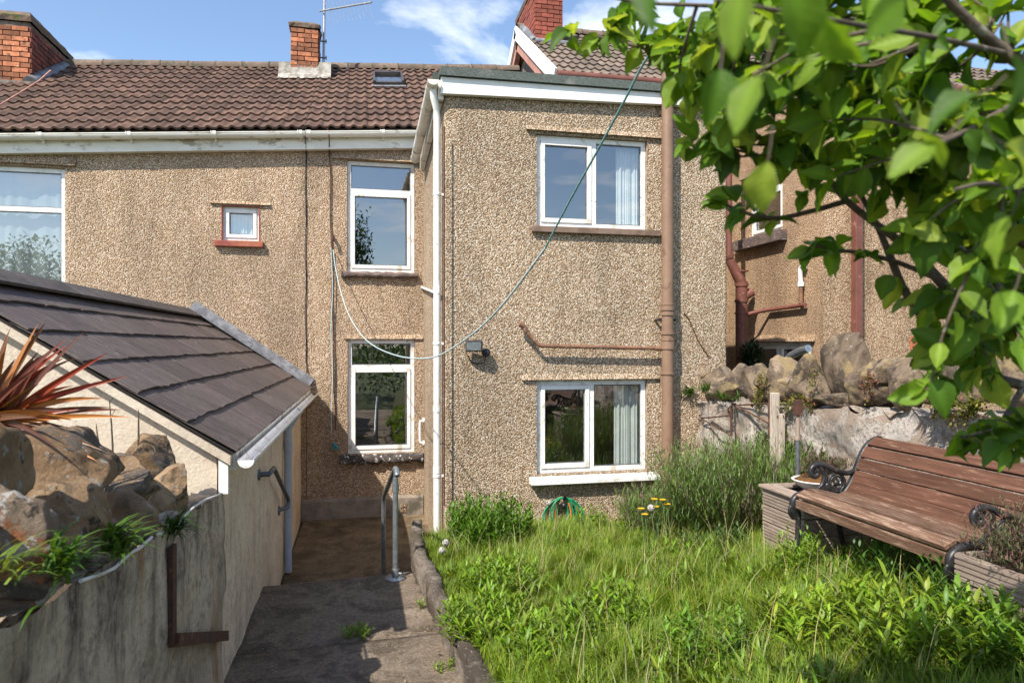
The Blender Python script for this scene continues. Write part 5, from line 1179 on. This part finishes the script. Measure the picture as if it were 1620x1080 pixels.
# lavender
def lavender(cx, cy, rad, h, n, name, lab):
    q = np.random.rand(n)*6.283; r_ = rad*np.sqrt(np.random.rand(n))*.55; x = cx+r_*np.cos(q)*1.0; y = cy+r_*np.sin(q)*.8
    z = np.array([gz_(a, b) for a, b in zip(x, y)]); lean = (r_/rad*1.15+.12*np.random.randn(n)).clip(0, 1.3)
    L = h*(.5+.55*np.random.rand(n)**.8); t = thing(name, lab, 'shrub', (cx, cy, gz_(cx, cy)))
    col = jit((.11, .175, .04), n, .4, .15); m_ = np.random.rand(n) < .22; col[m_] = jit((.13, .095, .075), int(m_.sum()), .25)
    st = blades(np.stack([x, y, z], 1), q+np.random.randn(n)*.4, L, np.full(n, .006), lean, col, 'thin', droop=.10)
    # narrow leaves along the stems
    k = 11; P_ = []; A_ = []; Cc = []
    hx = np.stack([np.cos(q)*np.sin(lean), np.sin(q)*np.sin(lean), np.cos(lean)], 1)
    for j in range(k):
        tt = .42+.56*np.random.rand(n); P_.append(np.stack([x, y, z], 1)+hx*(L*tt)[:, None]); A_.append(np.random.rand(n)*6.283); Cc.append(col)
    P_ = np.concatenate(P_); A_ = np.concatenate(A_); Cc = np.concatenate(Cc); N_ = len(P_)
    lf = blades(P_, A_, .035+.04*np.random.rand(N_), np.full(N_, .006), .15+.6*np.random.rand(N_), Cc*(.9+.5*np.random.rand(N_, 1)), 'thin', droop=.2)
    V, Q, C = join([st, lf]); V[:, 0] = np.minimum(V[:, 0], 3.68+.03*np.random.rand(len(V))); np_obj('foliage', V, Q, M_weed, C, parent=t)
    m = MB()
    for i in range(60):
        a = random.uniform(0, 6.28); b = random.uniform(.1, .45)*rad; e = rad*random.uniform(.4, .85)
        m.tube([(cx+.05*math.cos(a), cy+.05*math.sin(a), gz_(cx, cy)), (cx+b*math.cos(a), cy+b*math.sin(a), gz_(cx, cy)+.08), (cx+e*math.cos(a), cy+e*math.sin(a)*.8, gz_(cx, cy)+random.uniform(.12, .35)*h)], [.009, .007, .004], 5)
    m.obj('woody_stem', M_bark, t); return t
lavender(3.38, 5.62, .74, .92, 2600, 'lavender_bush', 'large grey green lavender bush between the extension and the bench')
lavender(2.95, 6.3, .50, .50, 900, 'lavender_bush', 'lower sprawling lavender mound in front of the lower extension window')
def heather(cx, cy, cz, rad, h, n, lab):
    q = np.random.rand(n)*6.283; r_ = rad*np.sqrt(np.random.rand(n)); x = cx+r_*np.cos(q)*.5; y = cy+r_*np.sin(q)*.5
    lean = (r_/rad*1.1+.2*np.random.randn(n)).clip(0, 1.4); L = h*(.5+.6*np.random.rand(n)); col = jit((.10, .06, .045), n, .35)
    st = blades(np.stack([x, y, np.full(n, cz)], 1), q, L, np.full(n, .005), lean, col, 'thin', droop=.15)
    hx = np.stack([np.cos(q)*np.sin(lean), np.sin(q)*np.sin(lean), np.cos(lean)], 1); k = 14
    P_ = np.concatenate([np.stack([x, y, np.full(n, cz)], 1)+hx*(L*(.35+.65*np.random.rand(n)))[:, None] for _ in range(k)]); N_ = n*k
    cc_ = jit((.07, .085, .03), N_, .4, .2); w_ = np.random.rand(N_) < .45; cc_[w_] = jit((.14, .075, .06), int(w_.sum()), .3)
    lf = blades(P_, np.random.rand(N_)*6.283, .018+.02*np.random.rand(N_), np.full(N_, .005), .2+.8*np.random.rand(N_), cc_, 'thin', droop=.2)
    V, Q, C = join([st, lf]); np_obj('heather', V, Q, M_dry, C, label=lab, cat='plant')
heather(3.02, 2.40, .98, .30, .34, 500, 'brown straggling heather growing in the near planter')
heather(bc.x+.06, bc.y-.02, bc.z+.11, .13, .16, 160, 'dry brown heather tuft growing in the white bowl')
# ferns and stonecrop on the walls
def fern(u, v, X, n, L, wd, lab, col=(.07, .15, .02), out=(-1, 0), name='fern', spread=1.2):
    p = PX(u, v, X); az = math.atan2(out[1], out[0])+np.random.randn(n)*spread
    V, Q, C = blades(np.array(p)[None]+.02*np.random.randn(n, 3), az, L*(.6+.6*np.random.rand(n)), np.full(n, wd), .2+.9*np.random.rand(n), jit(col, n, .3), 'blade', fold=.2, droop=.8)
    np_obj(name, V, Q, M_weed, C, label=lab, cat='plant')
fern(1092, 622, 3.68, 60, .17, .016, 'bushy fern on the stones next to the extension corner'); fern(1117, 618, 3.68, 40, .16, .014, 'tuft of fern between the first stones of the right wall'); fern(1142, 630, 3.68, 30, .15, .014, 'third small fern along the right wall top'); fern(1168, 632, 3.68, 20, .10, .012, 'little fern under the rounded stone of the right wall')
fern(1475, 612, 3.66, 60, .17, .014, 'yellow green fern between stones above the bench', (.13, .17, .03)); fern(1500, 640, 3.66, 70, .16, .014, 'yellowish fern hanging over the whitewash above the bench', (.15, .17, .03)); fern(1540, 650, 3.66, 50, .14, .014, 'fern at the right end of the wall partly behind leaves', (.13, .16, .03))
fern(88, 900, -.745, 70, .13, .011, 'fern tuft below the orange lichened stone', out=(1, -.3)); fern(180, 868, -.75, 70, .14, .013, 'leafy fern in the gap between the left boulders', out=(1, -.2), col=(.085, .16, .02)); fern(272, 840, -.75, 60, .13, .010, 'dark hanging fern above the iron bracket', out=(1, 0), col=(.04, .09, .015)); fern(0, 905, -.80, 30, .12, .009, 'sunlit fern fronds at the left picture edge', out=(1, .2), col=(.14, .2, .03))
def crop(pts, lab, cols=((.16, .18, .03), (.22, .20, .04), (.20, .07, .05))):
    parts = []
    for u, v, k in pts:
        p = PX(u, v, 3.66); P_ = np.array(p)[None]+np.random.randn(k, 3)*np.array([.02, .03, .035]); c = np.array(cols)[np.random.choice(3, k, p=[.5, .3, .2])]*(.7+.6*np.random.rand(k, 1))
        parts.append(blades(P_, np.random.rand(k)*6.28, .02+.015*np.random.rand(k), np.full(k, .012), .3+1.1*np.random.rand(k), c, 'leaf'))
    V, Q, C = join(parts); np_obj('stonecrop', V, Q, M_weed, C, label=lab, cat='plant', kind='stuff')
crop([(1203, 605, 90), (1200, 622, 120), (1198, 640, 90), (1207, 597, 60)], 'yellow stonecrop trailing between stones beside the timber post'); crop([(1250, 638, 140), (1265, 633, 110), (1280, 640, 90), (1240, 645, 70)], 'yellow stonecrop spreading under the golden stone of the right wall'); crop([(1288, 595, 60), (1286, 610, 70)], 'thin streak of stonecrop left of the largest stone'); crop([(1372, 612, 80), (1368, 602, 60), (1378, 600, 40), (1372, 628, 40)], 'reddish stonecrop on the stone right of the largest one', ((.20, .07, .05), (.18, .12, .05), (.16, .16, .03))); crop([(1500, 655, 130), (1525, 660, 120), (1480, 650, 80), (1550, 648, 90)], 'stonecrop mat along the whitewash above the bench back')
# shrub by the stack
q = PY(1188, 560, 9.0); n = 900; d = np.random.randn(n, 3); d /= np.linalg.norm(d, axis=1)[:, None]; P_ = np.array(q)[None]+d*(np.random.rand(n, 1)**.4)*np.array([.17, .2, .24]); P_[:, 2] -= .05
V, Q, C = blades(P_, np.random.rand(n)*6.28, .06+.04*np.random.rand(n), np.full(n, .025), .3+1.2*np.random.rand(n), jit((.022, .045, .015), n, .4), 'leaf', fold=.2); np_obj('foliage', V, Q, M_weed, C, parent=ivy)
m = MB(); m.tube([(q.x, 9.0, -.46), (q.x, 9.0, q.z)], .03, 8); m.obj('stem', M_bark, ivy)
# twigs in front of the gable
tw = MB()
for (a, b, c) in (((158, 712), (154, 690), (152, 670)), ((178, 705), (176, 670), (173, 632)), ((219, 690), (219, 660), (219, 648))):
    tw.tube([PY(*a, 3.6), PY(*b, 3.6), PY(*c, 3.6)], [.005, .004, .002], 5)
for p_ in ((173, 640), (176, 660)): tw.tube([PY(*p_, 3.6), PY(p_[0]+6, p_[1]-12, 3.6)], .0015, 4)
p3 = PY(178, 705, 3.6); tw.tube([PY(158, 712, 3.6), (p3.x, 3.6, .95)], .005, 5); tw.tube([p3, (p3.x, 3.6, .95)], .005, 5); tw.tube([PY(219, 690, 3.6), (p3.x+.1, 3.6, .95)], .005, 5)
tag(tw.obj('dead_twigs', M_bark), 'bare dead plant stems standing before the cream gable', 'twigs')
# cordyline
def rv0(r): return Vector((r.gauss(0, 1), r.gauss(0, 1), r.gauss(0, 1)))
cc_ = PD(-22, 668, 2.35); co_ = thing('cordyline', 'red and orange spiky cordyline behind the left garden wall', 'plant', (cc_.x, cc_.y, .95))
m = MB(); m.tube([(cc_.x, cc_.y, .95), tuple(cc_)], [.04, .03], 10); m.obj('stem', M_bark, co_)
cols = [(.22, .035, .016), (.34, .085, .022), (.14, .04, .025), (.36, .20, .06), (.13, .06, .03), (.42, .16, .035), (.09, .035, .022)]
rgt = Vector((cT, -sT, 0)); upv = Vector((0, 0, 1)); rc_ = random.Random(3)
for i in range(64):
    a = rc_.choice([rc_.uniform(-25, 95)]*3+[rc_.uniform(95, 200)]); L = rc_.uniform(.30, .47)*(1 if a > 5 else .9); dep = rc_.uniform(-.6, .5)
    d = rgt*math.cos(R(a))+upv*math.sin(R(a))+Vector((sT, cT, 0))*dep; d.normalize()
    side = d.cross(Vector((rc_.uniform(-.6, .6), -1, rc_.uniform(-.5, .5)))).normalized(); nq = side.cross(d); b_ = cc_+rv0(rc_)*.02
    vs = []; k = 10; dr = rc_.uniform(.04, .34)*L
    for j in range(k):
        t = j/(k-1); w_ = .0125*(min(1, .45+t*2.5))*(1-t**2.6)+.0005; p_ = b_+d*(L*t)-upv*(dr*t*t)
        vs += [p_-side*w_+nq*w_*.6, p_, p_+side*w_+nq*w_*.6]
    me = np_mesh('leaf', np.array([tuple(v-cc_) for v in vs]), np.array([(3*j+q, 3*j+q+1, 3*j+q+4, 3*j+q+3) for j in range(k-1) for q in range(2)]), M_cordy, np.repeat(np.array([cols[rc_.randrange(7)]])*rc_.uniform(.8, 1.3), 3*k, 0))
    put('leaf', me, cc_, co_)

# ------------------------------------------------------------------ apple tree leaning in from the right
at_ = thing('apple_tree', 'leafy apple tree branches reaching in from the upper right', 'tree', (2.75, 1.05, .5))
br = []
trunk = [Vector((2.75, 1.05, .45)), Vector((2.70, 1.05, 1.2)), Vector((2.55, 1.08, 1.75)), Vector((2.35, 1.12, 2.15))]
m = MB(); m.tube(sm3(trunk), [.085-.03*i/18 for i in range(19)], 14); m.obj('trunk', M_bark, at_)
def D(*pts): return [PD(u, v, d) for u, v, d in pts]
B = [
 ([trunk[2]]+D((1750, 640, 1.7), (1620, 610, 1.65), (1545, 585, 1.62), (1481, 528, 1.6), (1433, 463, 1.58), (1412, 415, 1.56), (1400, 385, 1.55), (1385, 352, 1.54), (1357, 300, 1.52), (1330, 262, 1.5)), .015, .004),
 ([trunk[2]]+D((1760, 560, 1.6), (1640, 540, 1.55), (1527, 480, 1.5), (1485, 442, 1.48), (1446, 398, 1.47), (1400, 365, 1.46), (1340, 318, 1.45), (1300, 268, 1.44), (1262, 220, 1.42)), .017, .004),
 ([trunk[3]]+D((1760, 420, 1.5), (1640, 330, 1.4), (1523, 165, 1.35), (1473, 120, 1.33), (1440, 83, 1.3), (1400, 40, 1.28), (1340, -30, 1.25)), .017, .005),
 ([trunk[3]]+D((1720, 420, 1.5), (1560, 330, 1.42), (1427, 245, 1.36), (1380, 193, 1.34), (1347, 157, 1.33), (1337, 103, 1.32), (1320, 40, 1.3), (1260, -10, 1.32)), .015, .004),
 ([trunk[3]]+D((1760, 200, 1.3), (1660, 130, 1.2), (1593, 85, 1.12), (1540, 40, 1.08), (1480, -20, 1.05)), .016, .006),
 (D((1523, 165, 1.35), (1400, 140, 1.38), (1280, 120, 1.4), (1180, 100, 1.42), (1090, 85, 1.44), (1015, 75, 1.45), (945, 58, 1.46)), .010, .003),
 (D((1340, 318, 1.45), (1280, 335, 1.43), (1230, 345, 1.42), (1190, 340, 1.4), (1150, 325, 1.4)), .006, .003),
 (D((1485, 442, 1.48), (1420, 415, 1.5), (1360, 400, 1.5), (1320, 395, 1.5), (1290, 388, 1.5)), .006, .003),
 (D((1620, 610, 1.65), (1590, 660, 1.6), (1570, 690, 1.58), (1520, 690, 1.57)), .008, .003),
 (D((1090, 85, 1.44), (1110, 140, 1.42), (1130, 190, 1.4), (1140, 240, 1.38)), .005, .002),
 (D((1280, 120, 1.4), (1230, 60, 1.38), (1200, 10, 1.36), (1150, -30, 1.34)), .006, .003),
 (D((1400, 40, 1.28), (1260, 20, 1.2), (1130, 10, 1.12), (1020, 5, 1.1), (960, -5, 1.1)), .005, .002),
 (D((1640, 540, 1.55), (1600, 480, 1.4), (1560, 430, 1.3), (1520, 390, 1.25)), .010, .003),
 (D((1660, 130, 1.2), (1560, 190, 1.05), (1480, 230, .95), (1420, 250, .9)), .006, .002),
 (D((1593, 85, 1.12), (1480, 60, .92), (1360, 40, .78), (1250, 20, .7), (1130, 0, .66)), .0045, .0015),
 (D((1640, 330, 1.4), (1600, 300, 1.1), (1560, 290, .95), (1510, 300, .88)), .005, .002),
]
for pts, r0, r1 in B:
    s_ = sm3(pts, 4); m = MB(); m.tube(s_, [r0+(r1-r0)*i/(len(s_)-1) for i in range(len(s_))], 8); m.obj('branch', M_bark, at_)
# leaf: ovate, folded along the midrib, 20 triangles
def leaf_mesh(k, col):
    rnd = random.Random(k); nseg = 8; vs = []; pr = [.06, .50, .86, 1.0, 1.0, .86, .62, .32, .02]
    bend = rnd.uniform(.2, 1.0); cup = rnd.uniform(.15, .75); tw_ = rnd.uniform(-.5, .5); wav = rnd.uniform(.015, .05); sw = rnd.uniform(-.12, .12)
    for j in range(nseg+1):
        t = j/nseg; y = t*(1-.12*bend*t); z = -bend*t*t*.45; w_ = .29*pr[j]
        for s_ in (-1, -.5, 0, .5, 1):
            e_ = .010*((j % 2)*2-1)*(abs(s_) == 1)*(0 < j < nseg); x = s_*(w_+e_)+sw*t*t; zz_ = z+abs(s_)*w_*cup+tw_*s_*w_*t+wav*math.sin(j*1.9+s_*2+k)*abs(s_); vs.append((x, y, zz_))
    vs = np.array(vs); q = np.array([(5*j+a, 5*j+a+1, 5*j+a+6, 5*j+a+5) for j in range(nseg) for a in range(4)])
    c = np.tile(np.array(col), (len(vs), 1)); c[2::5] *= 1.3
    return vs, q, c
LC = [(.105, .205, .014), (.135, .245, .016), (.065, .145, .012), (.18, .28, .024), (.11, .215, .015), (.24, .32, .04), (.055, .125, .012), (.155, .25, .024)]
LV = [leaf_mesh(k, LC[k]) for k in range(8)]
LM = [np_mesh('leaf', v, q, M_appleleaf, c) for v, q, c in LV]
leaves = []     # (distance, matrix, variant)
camv = Vector((0, 0, CZ))
def add_leaf(p, d, nrm, L, var=None):
    d = Vector(d).normalized(); nrm = Vector(nrm); x = d.cross(nrm)
    if x.length < 1e-3: x = d.orthogonal()
    x.normalize(); z = x.cross(d).normalized()
    M_ = Matrix(((x.x*L, d.x*L, z.x*L, p.x), (x.y*L, d.y*L, z.y*L, p.y), (x.z*L, d.z*L, z.z*L, p.z), (0, 0, 0, 1)))
    leaves.append((L/max(.2, (p-camv).length), M_, random.randrange(8) if var is None else var))
rg = random.Random(11)
def rv(s_=1): return Vector((rg.gauss(0, s_), rg.gauss(0, s_), rg.gauss(0, s_)))
tocam_up = (Vector((-.35, -.6, 1.0))).normalized()
def spur(p, dirn, n, L):
    for i in range(n):
        a = 6.283*i/n+rg.uniform(0, .8); d = dirn*.5+rv(.6)+Vector((0, 0, -.15)); add_leaf(p+rv(.006), d, tocam_up+rv(.45), L*rg.uniform(.6, 1.15))
twm = MB()
def twig(p0, p1, nl, L):
    nl = int(nl*1.25)
    mid = p0.lerp(p1, .5)+rv(.015); s_ = sm3([p0, mid, p1], 4); twm.tube(s_, [.0035-.002*i/(len(s_)-1) for i in range(len(s_))], 5)
    for i in range(nl):
        t = (i+.8)/nl; p = s_[min(len(s_)-1, int(t*(len(s_)-1)))]; d = (p1-p0).normalized()*.7+rv(.65)+Vector((0, 0, -.12)); add_leaf(p, d, tocam_up+rv(.6), L*rg.uniform(.45, 1.0))
    spur(p1, (p1-p0).normalized(), 4, L)
def nearest_branch(p):
    best = None
    for pts, _, _ in B:
        for i in range(len(pts)-1):
            for k in range(4):
                q = pts[i].lerp(pts[i+1], k/4); dd = (q-p).length
                if best is None or dd < best[0]: best = (dd, q)
    return best[1]
# crown zones seen from the garden: (u0,v0,u1,v1, near, far, twigs, leaves per twig, leaf length)
Z = [(1180, -60, 1640, 130, 1.1, 1.5, 34, 6, .078), (1130, 120, 1420, 230, 1.2, 1.45, 16, 6, .075), (1380, 120, 1640, 300, 1.0, 1.45, 26, 6, .078), (1440, 290, 1660, 430, 1.05, 1.6, 18, 6, .075), (1500, 430, 1680, 640, 1.2, 1.65, 18, 6, .075),
     (1560, 600, 1680, 720, 1.4, 1.6, 7, 5, .07), (1040, 20, 1200, 130, 1.2, 1.48, 18, 5, .068), (1150, 0, 1420, 130, .95, 1.3, 16, 6, .066), (930, 0, 1060, 60, 1.3, 1.46, 5, 4, .065), (1140, 230, 1330, 270, 1.3, 1.42, 2, 4, .06), (1330, 230, 1460, 300, 1.25, 1.4, 4, 5, .07),
     (1640, -100, 1900, 500, 1.0, 1.7, 14, 5, .075), (1200, -200, 1700, -60, 1.0, 1.5, 8, 5, .075), (1050, 60, 1250, 250, 1.1, 1.45, 12, 6, .066), (1250, 140, 1480, 300, 1.1, 1.5, 10, 6, .066), (1470, 300, 1650, 620, 1.1, 1.6, 16, 6, .07)]
for (u0, v0, u1, v1, d0, d1, nt_, nl, L) in Z:
    for _ in range(nt_):
        p1 = PD(rg.uniform(u0, u1), rg.uniform(v0, v1), rg.uniform(d0, d1)); q = nearest_branch(p1); v_ = p1-q
        if v_.length > .28: q = p1-v_.normalized()*rg.uniform(.12, .28)
        twig(q, p1, nl, L)
# leaf spurs at the ends of the bare twigs that cross the houses
for (u, v, d, n, L) in [(1150, 325, 1.4, 6, .07), (1185, 340, 1.4, 5, .065), (1225, 345, 1.42, 4, .06), (1290, 388, 1.5, 5, .065), (1320, 395, 1.5, 5, .06), (1345, 402, 1.5, 3, .055), (1380, 412, 1.5, 2, .06), (1300, 262, 1.44, 6, .075), (1330, 255, 1.5, 5, .075), (1262, 220, 1.42, 6, .078), (1415, 430, 1.56, 2, .075), (1440, 470, 1.58, 2, .08), (1470, 515, 1.58, 3, .085), (1490, 540, 1.6, 3, .09), (1520, 690, 1.57, 5, .085), (1545, 690, 1.57, 4, .08), (1570, 670, 1.58, 4, .08), (905, 62, 1.46, 4, .075), (945, 60, 1.46, 6, .06), (1015, 75, 1.45, 6, .065), (1060, 90, 1.45, 6, .065), (1110, 140, 1.42, 5, .065), (1130, 190, 1.4, 5, .075), (1140, 235, 1.38, 4, .07), (1357, 300, 1.52, 4, .07), (1270, 300, 1.44, 3, .06)]:
    p = PD(u, v, d); spur(p, rv(.4)+Vector((-.4, 0, -.2)), n, L)
# large out-of-focus leaves nearest the lens
for (u, v, d, a, L) in [(1045, -40, .42, -120, .042), (1180, -30, .40, -105, .046), (1250, -30, .38, -70, .045), (1140, 110, .50, -98, .042), (1200, 120, .46, -120, .044), (1300, 20, .44, -50, .044), (1215, 255, .58, -95, .048), (1450, 205, .5, -30, .042), (1480, 225, .5, -150, .042), (1590, 230, .52, -20, .045), (1600, 340, .58, -110, .048), (1545, 150, .52, -160, .045), (1600, 90, .52, -80, .048), (1605, 460, .66, -120, .05), (1430, 0, .52, -140, .045)]:
    dd = rgt*math.cos(R(a))+upv*math.sin(R(a))+Vector((sT, cT, 0))*rg.uniform(-.3, .3); p = PD(u, v, d)
    add_leaf(p, dd, Vector((-sT-.3, -cT, .9))+rv(.8), L); twm.tube([p, p-dd*.012, p-dd*.022+upv*.006], .0009, 4)
twm.obj('twigs', M_bark, at_)['kind'] = 'stuff'
leaves.sort(key=lambda x: -x[0])
def in_view(M_):
    p = M_.translation-camv; z = p.x*sT+p.y*cT
    if z < .1: return False
    u = 810+FP*(p.x*cT-p.y*sT)/z; v = 545-FP*p.z/z; return -40 < u < 1660 and -40 < v < 1120
vis = [l for l in leaves if in_view(l[1])]; hid = [l for l in leaves if not in_view(l[1])]
atl = wloc(at_)
for s_, M_, k in vis[:300]:
    o = bpy.data.objects.new('leaf', LM[k]); COL.objects.link(o); o.parent = at_; M2 = M_.copy(); M2.translation -= atl; o.matrix_basis = M2
parts = []
for s_, M_, k in vis[300:]+hid:
    v, q, c = LV[k]; A4 = np.array(M_); parts.append((v@A4[:3, :3].T+A4[:3, 3], q, c*(random.uniform(.75, 1.25))))
V, Q, C = join(parts); np_obj('foliage', V, Q, M_appleleaf, C, parent=at_)['kind'] = 'stuff'
def back_tree(name, lab, x, y, z0, h, r, n, cat, trunk=True):
    t = thing(name, lab, cat, (x, y, -.46)); d = np.random.randn(n, 3); d /= np.linalg.norm(d, axis=1)[:, None]
    lob = np.array([1+.35*fbm(a, b, c, 1.6, 3) for a, b, c in d])[:, None]
    P_ = np.array([x, y, z0+h/2])+d*lob*(np.random.rand(n, 1)**.45)*np.array([r, r*.8, h/2])
    V, Q, C = blades(P_, np.random.rand(n)*6.28, .16+.14*np.random.rand(n), .07+.05*np.random.rand(n), .3+1.2*np.random.rand(n), jit((.06, .11, .02), n, .4), 'leaf', fold=.2); o = np_obj('crown', V, Q, M_weed, C, parent=t)
    if trunk:
        m = MB(); m.tube([(x, y, -.46), (x+.1, y, z0+h*.3), (x, y, z0+h*.75)], [.16, .12, .04], 10)
        for k in range(7): a = k*.9; m.tube([(x+.05, y, z0+h*(.1+.07*k)), (x+r*.6*math.cos(a), y+r*.5*math.sin(a), z0+h*(.35+.07*k))], [.05, .015], 6)
        m.obj('trunk', M_bark, t)
back_tree('garden_tree', 'leafy garden tree behind the viewer, mirrored in the upper stair window', -1.2, -15, 3.6, 5.2, 2.0, 5000, 'tree')
back_tree('garden_tree', 'smaller round tree behind the viewer, mirrored in the far left window', -14.5, -14, 2.4, 4.4, 1.8, 3500, 'tree')
back_tree('hedge', 'long dark hedge behind the viewer, mirrored in the ground floor windows', 2, -11, -.3, 3.4, 9, 9000, 'hedge', False)
print('leaves', len(vis), len(hid), 'objects', len(bpy.data.objects))
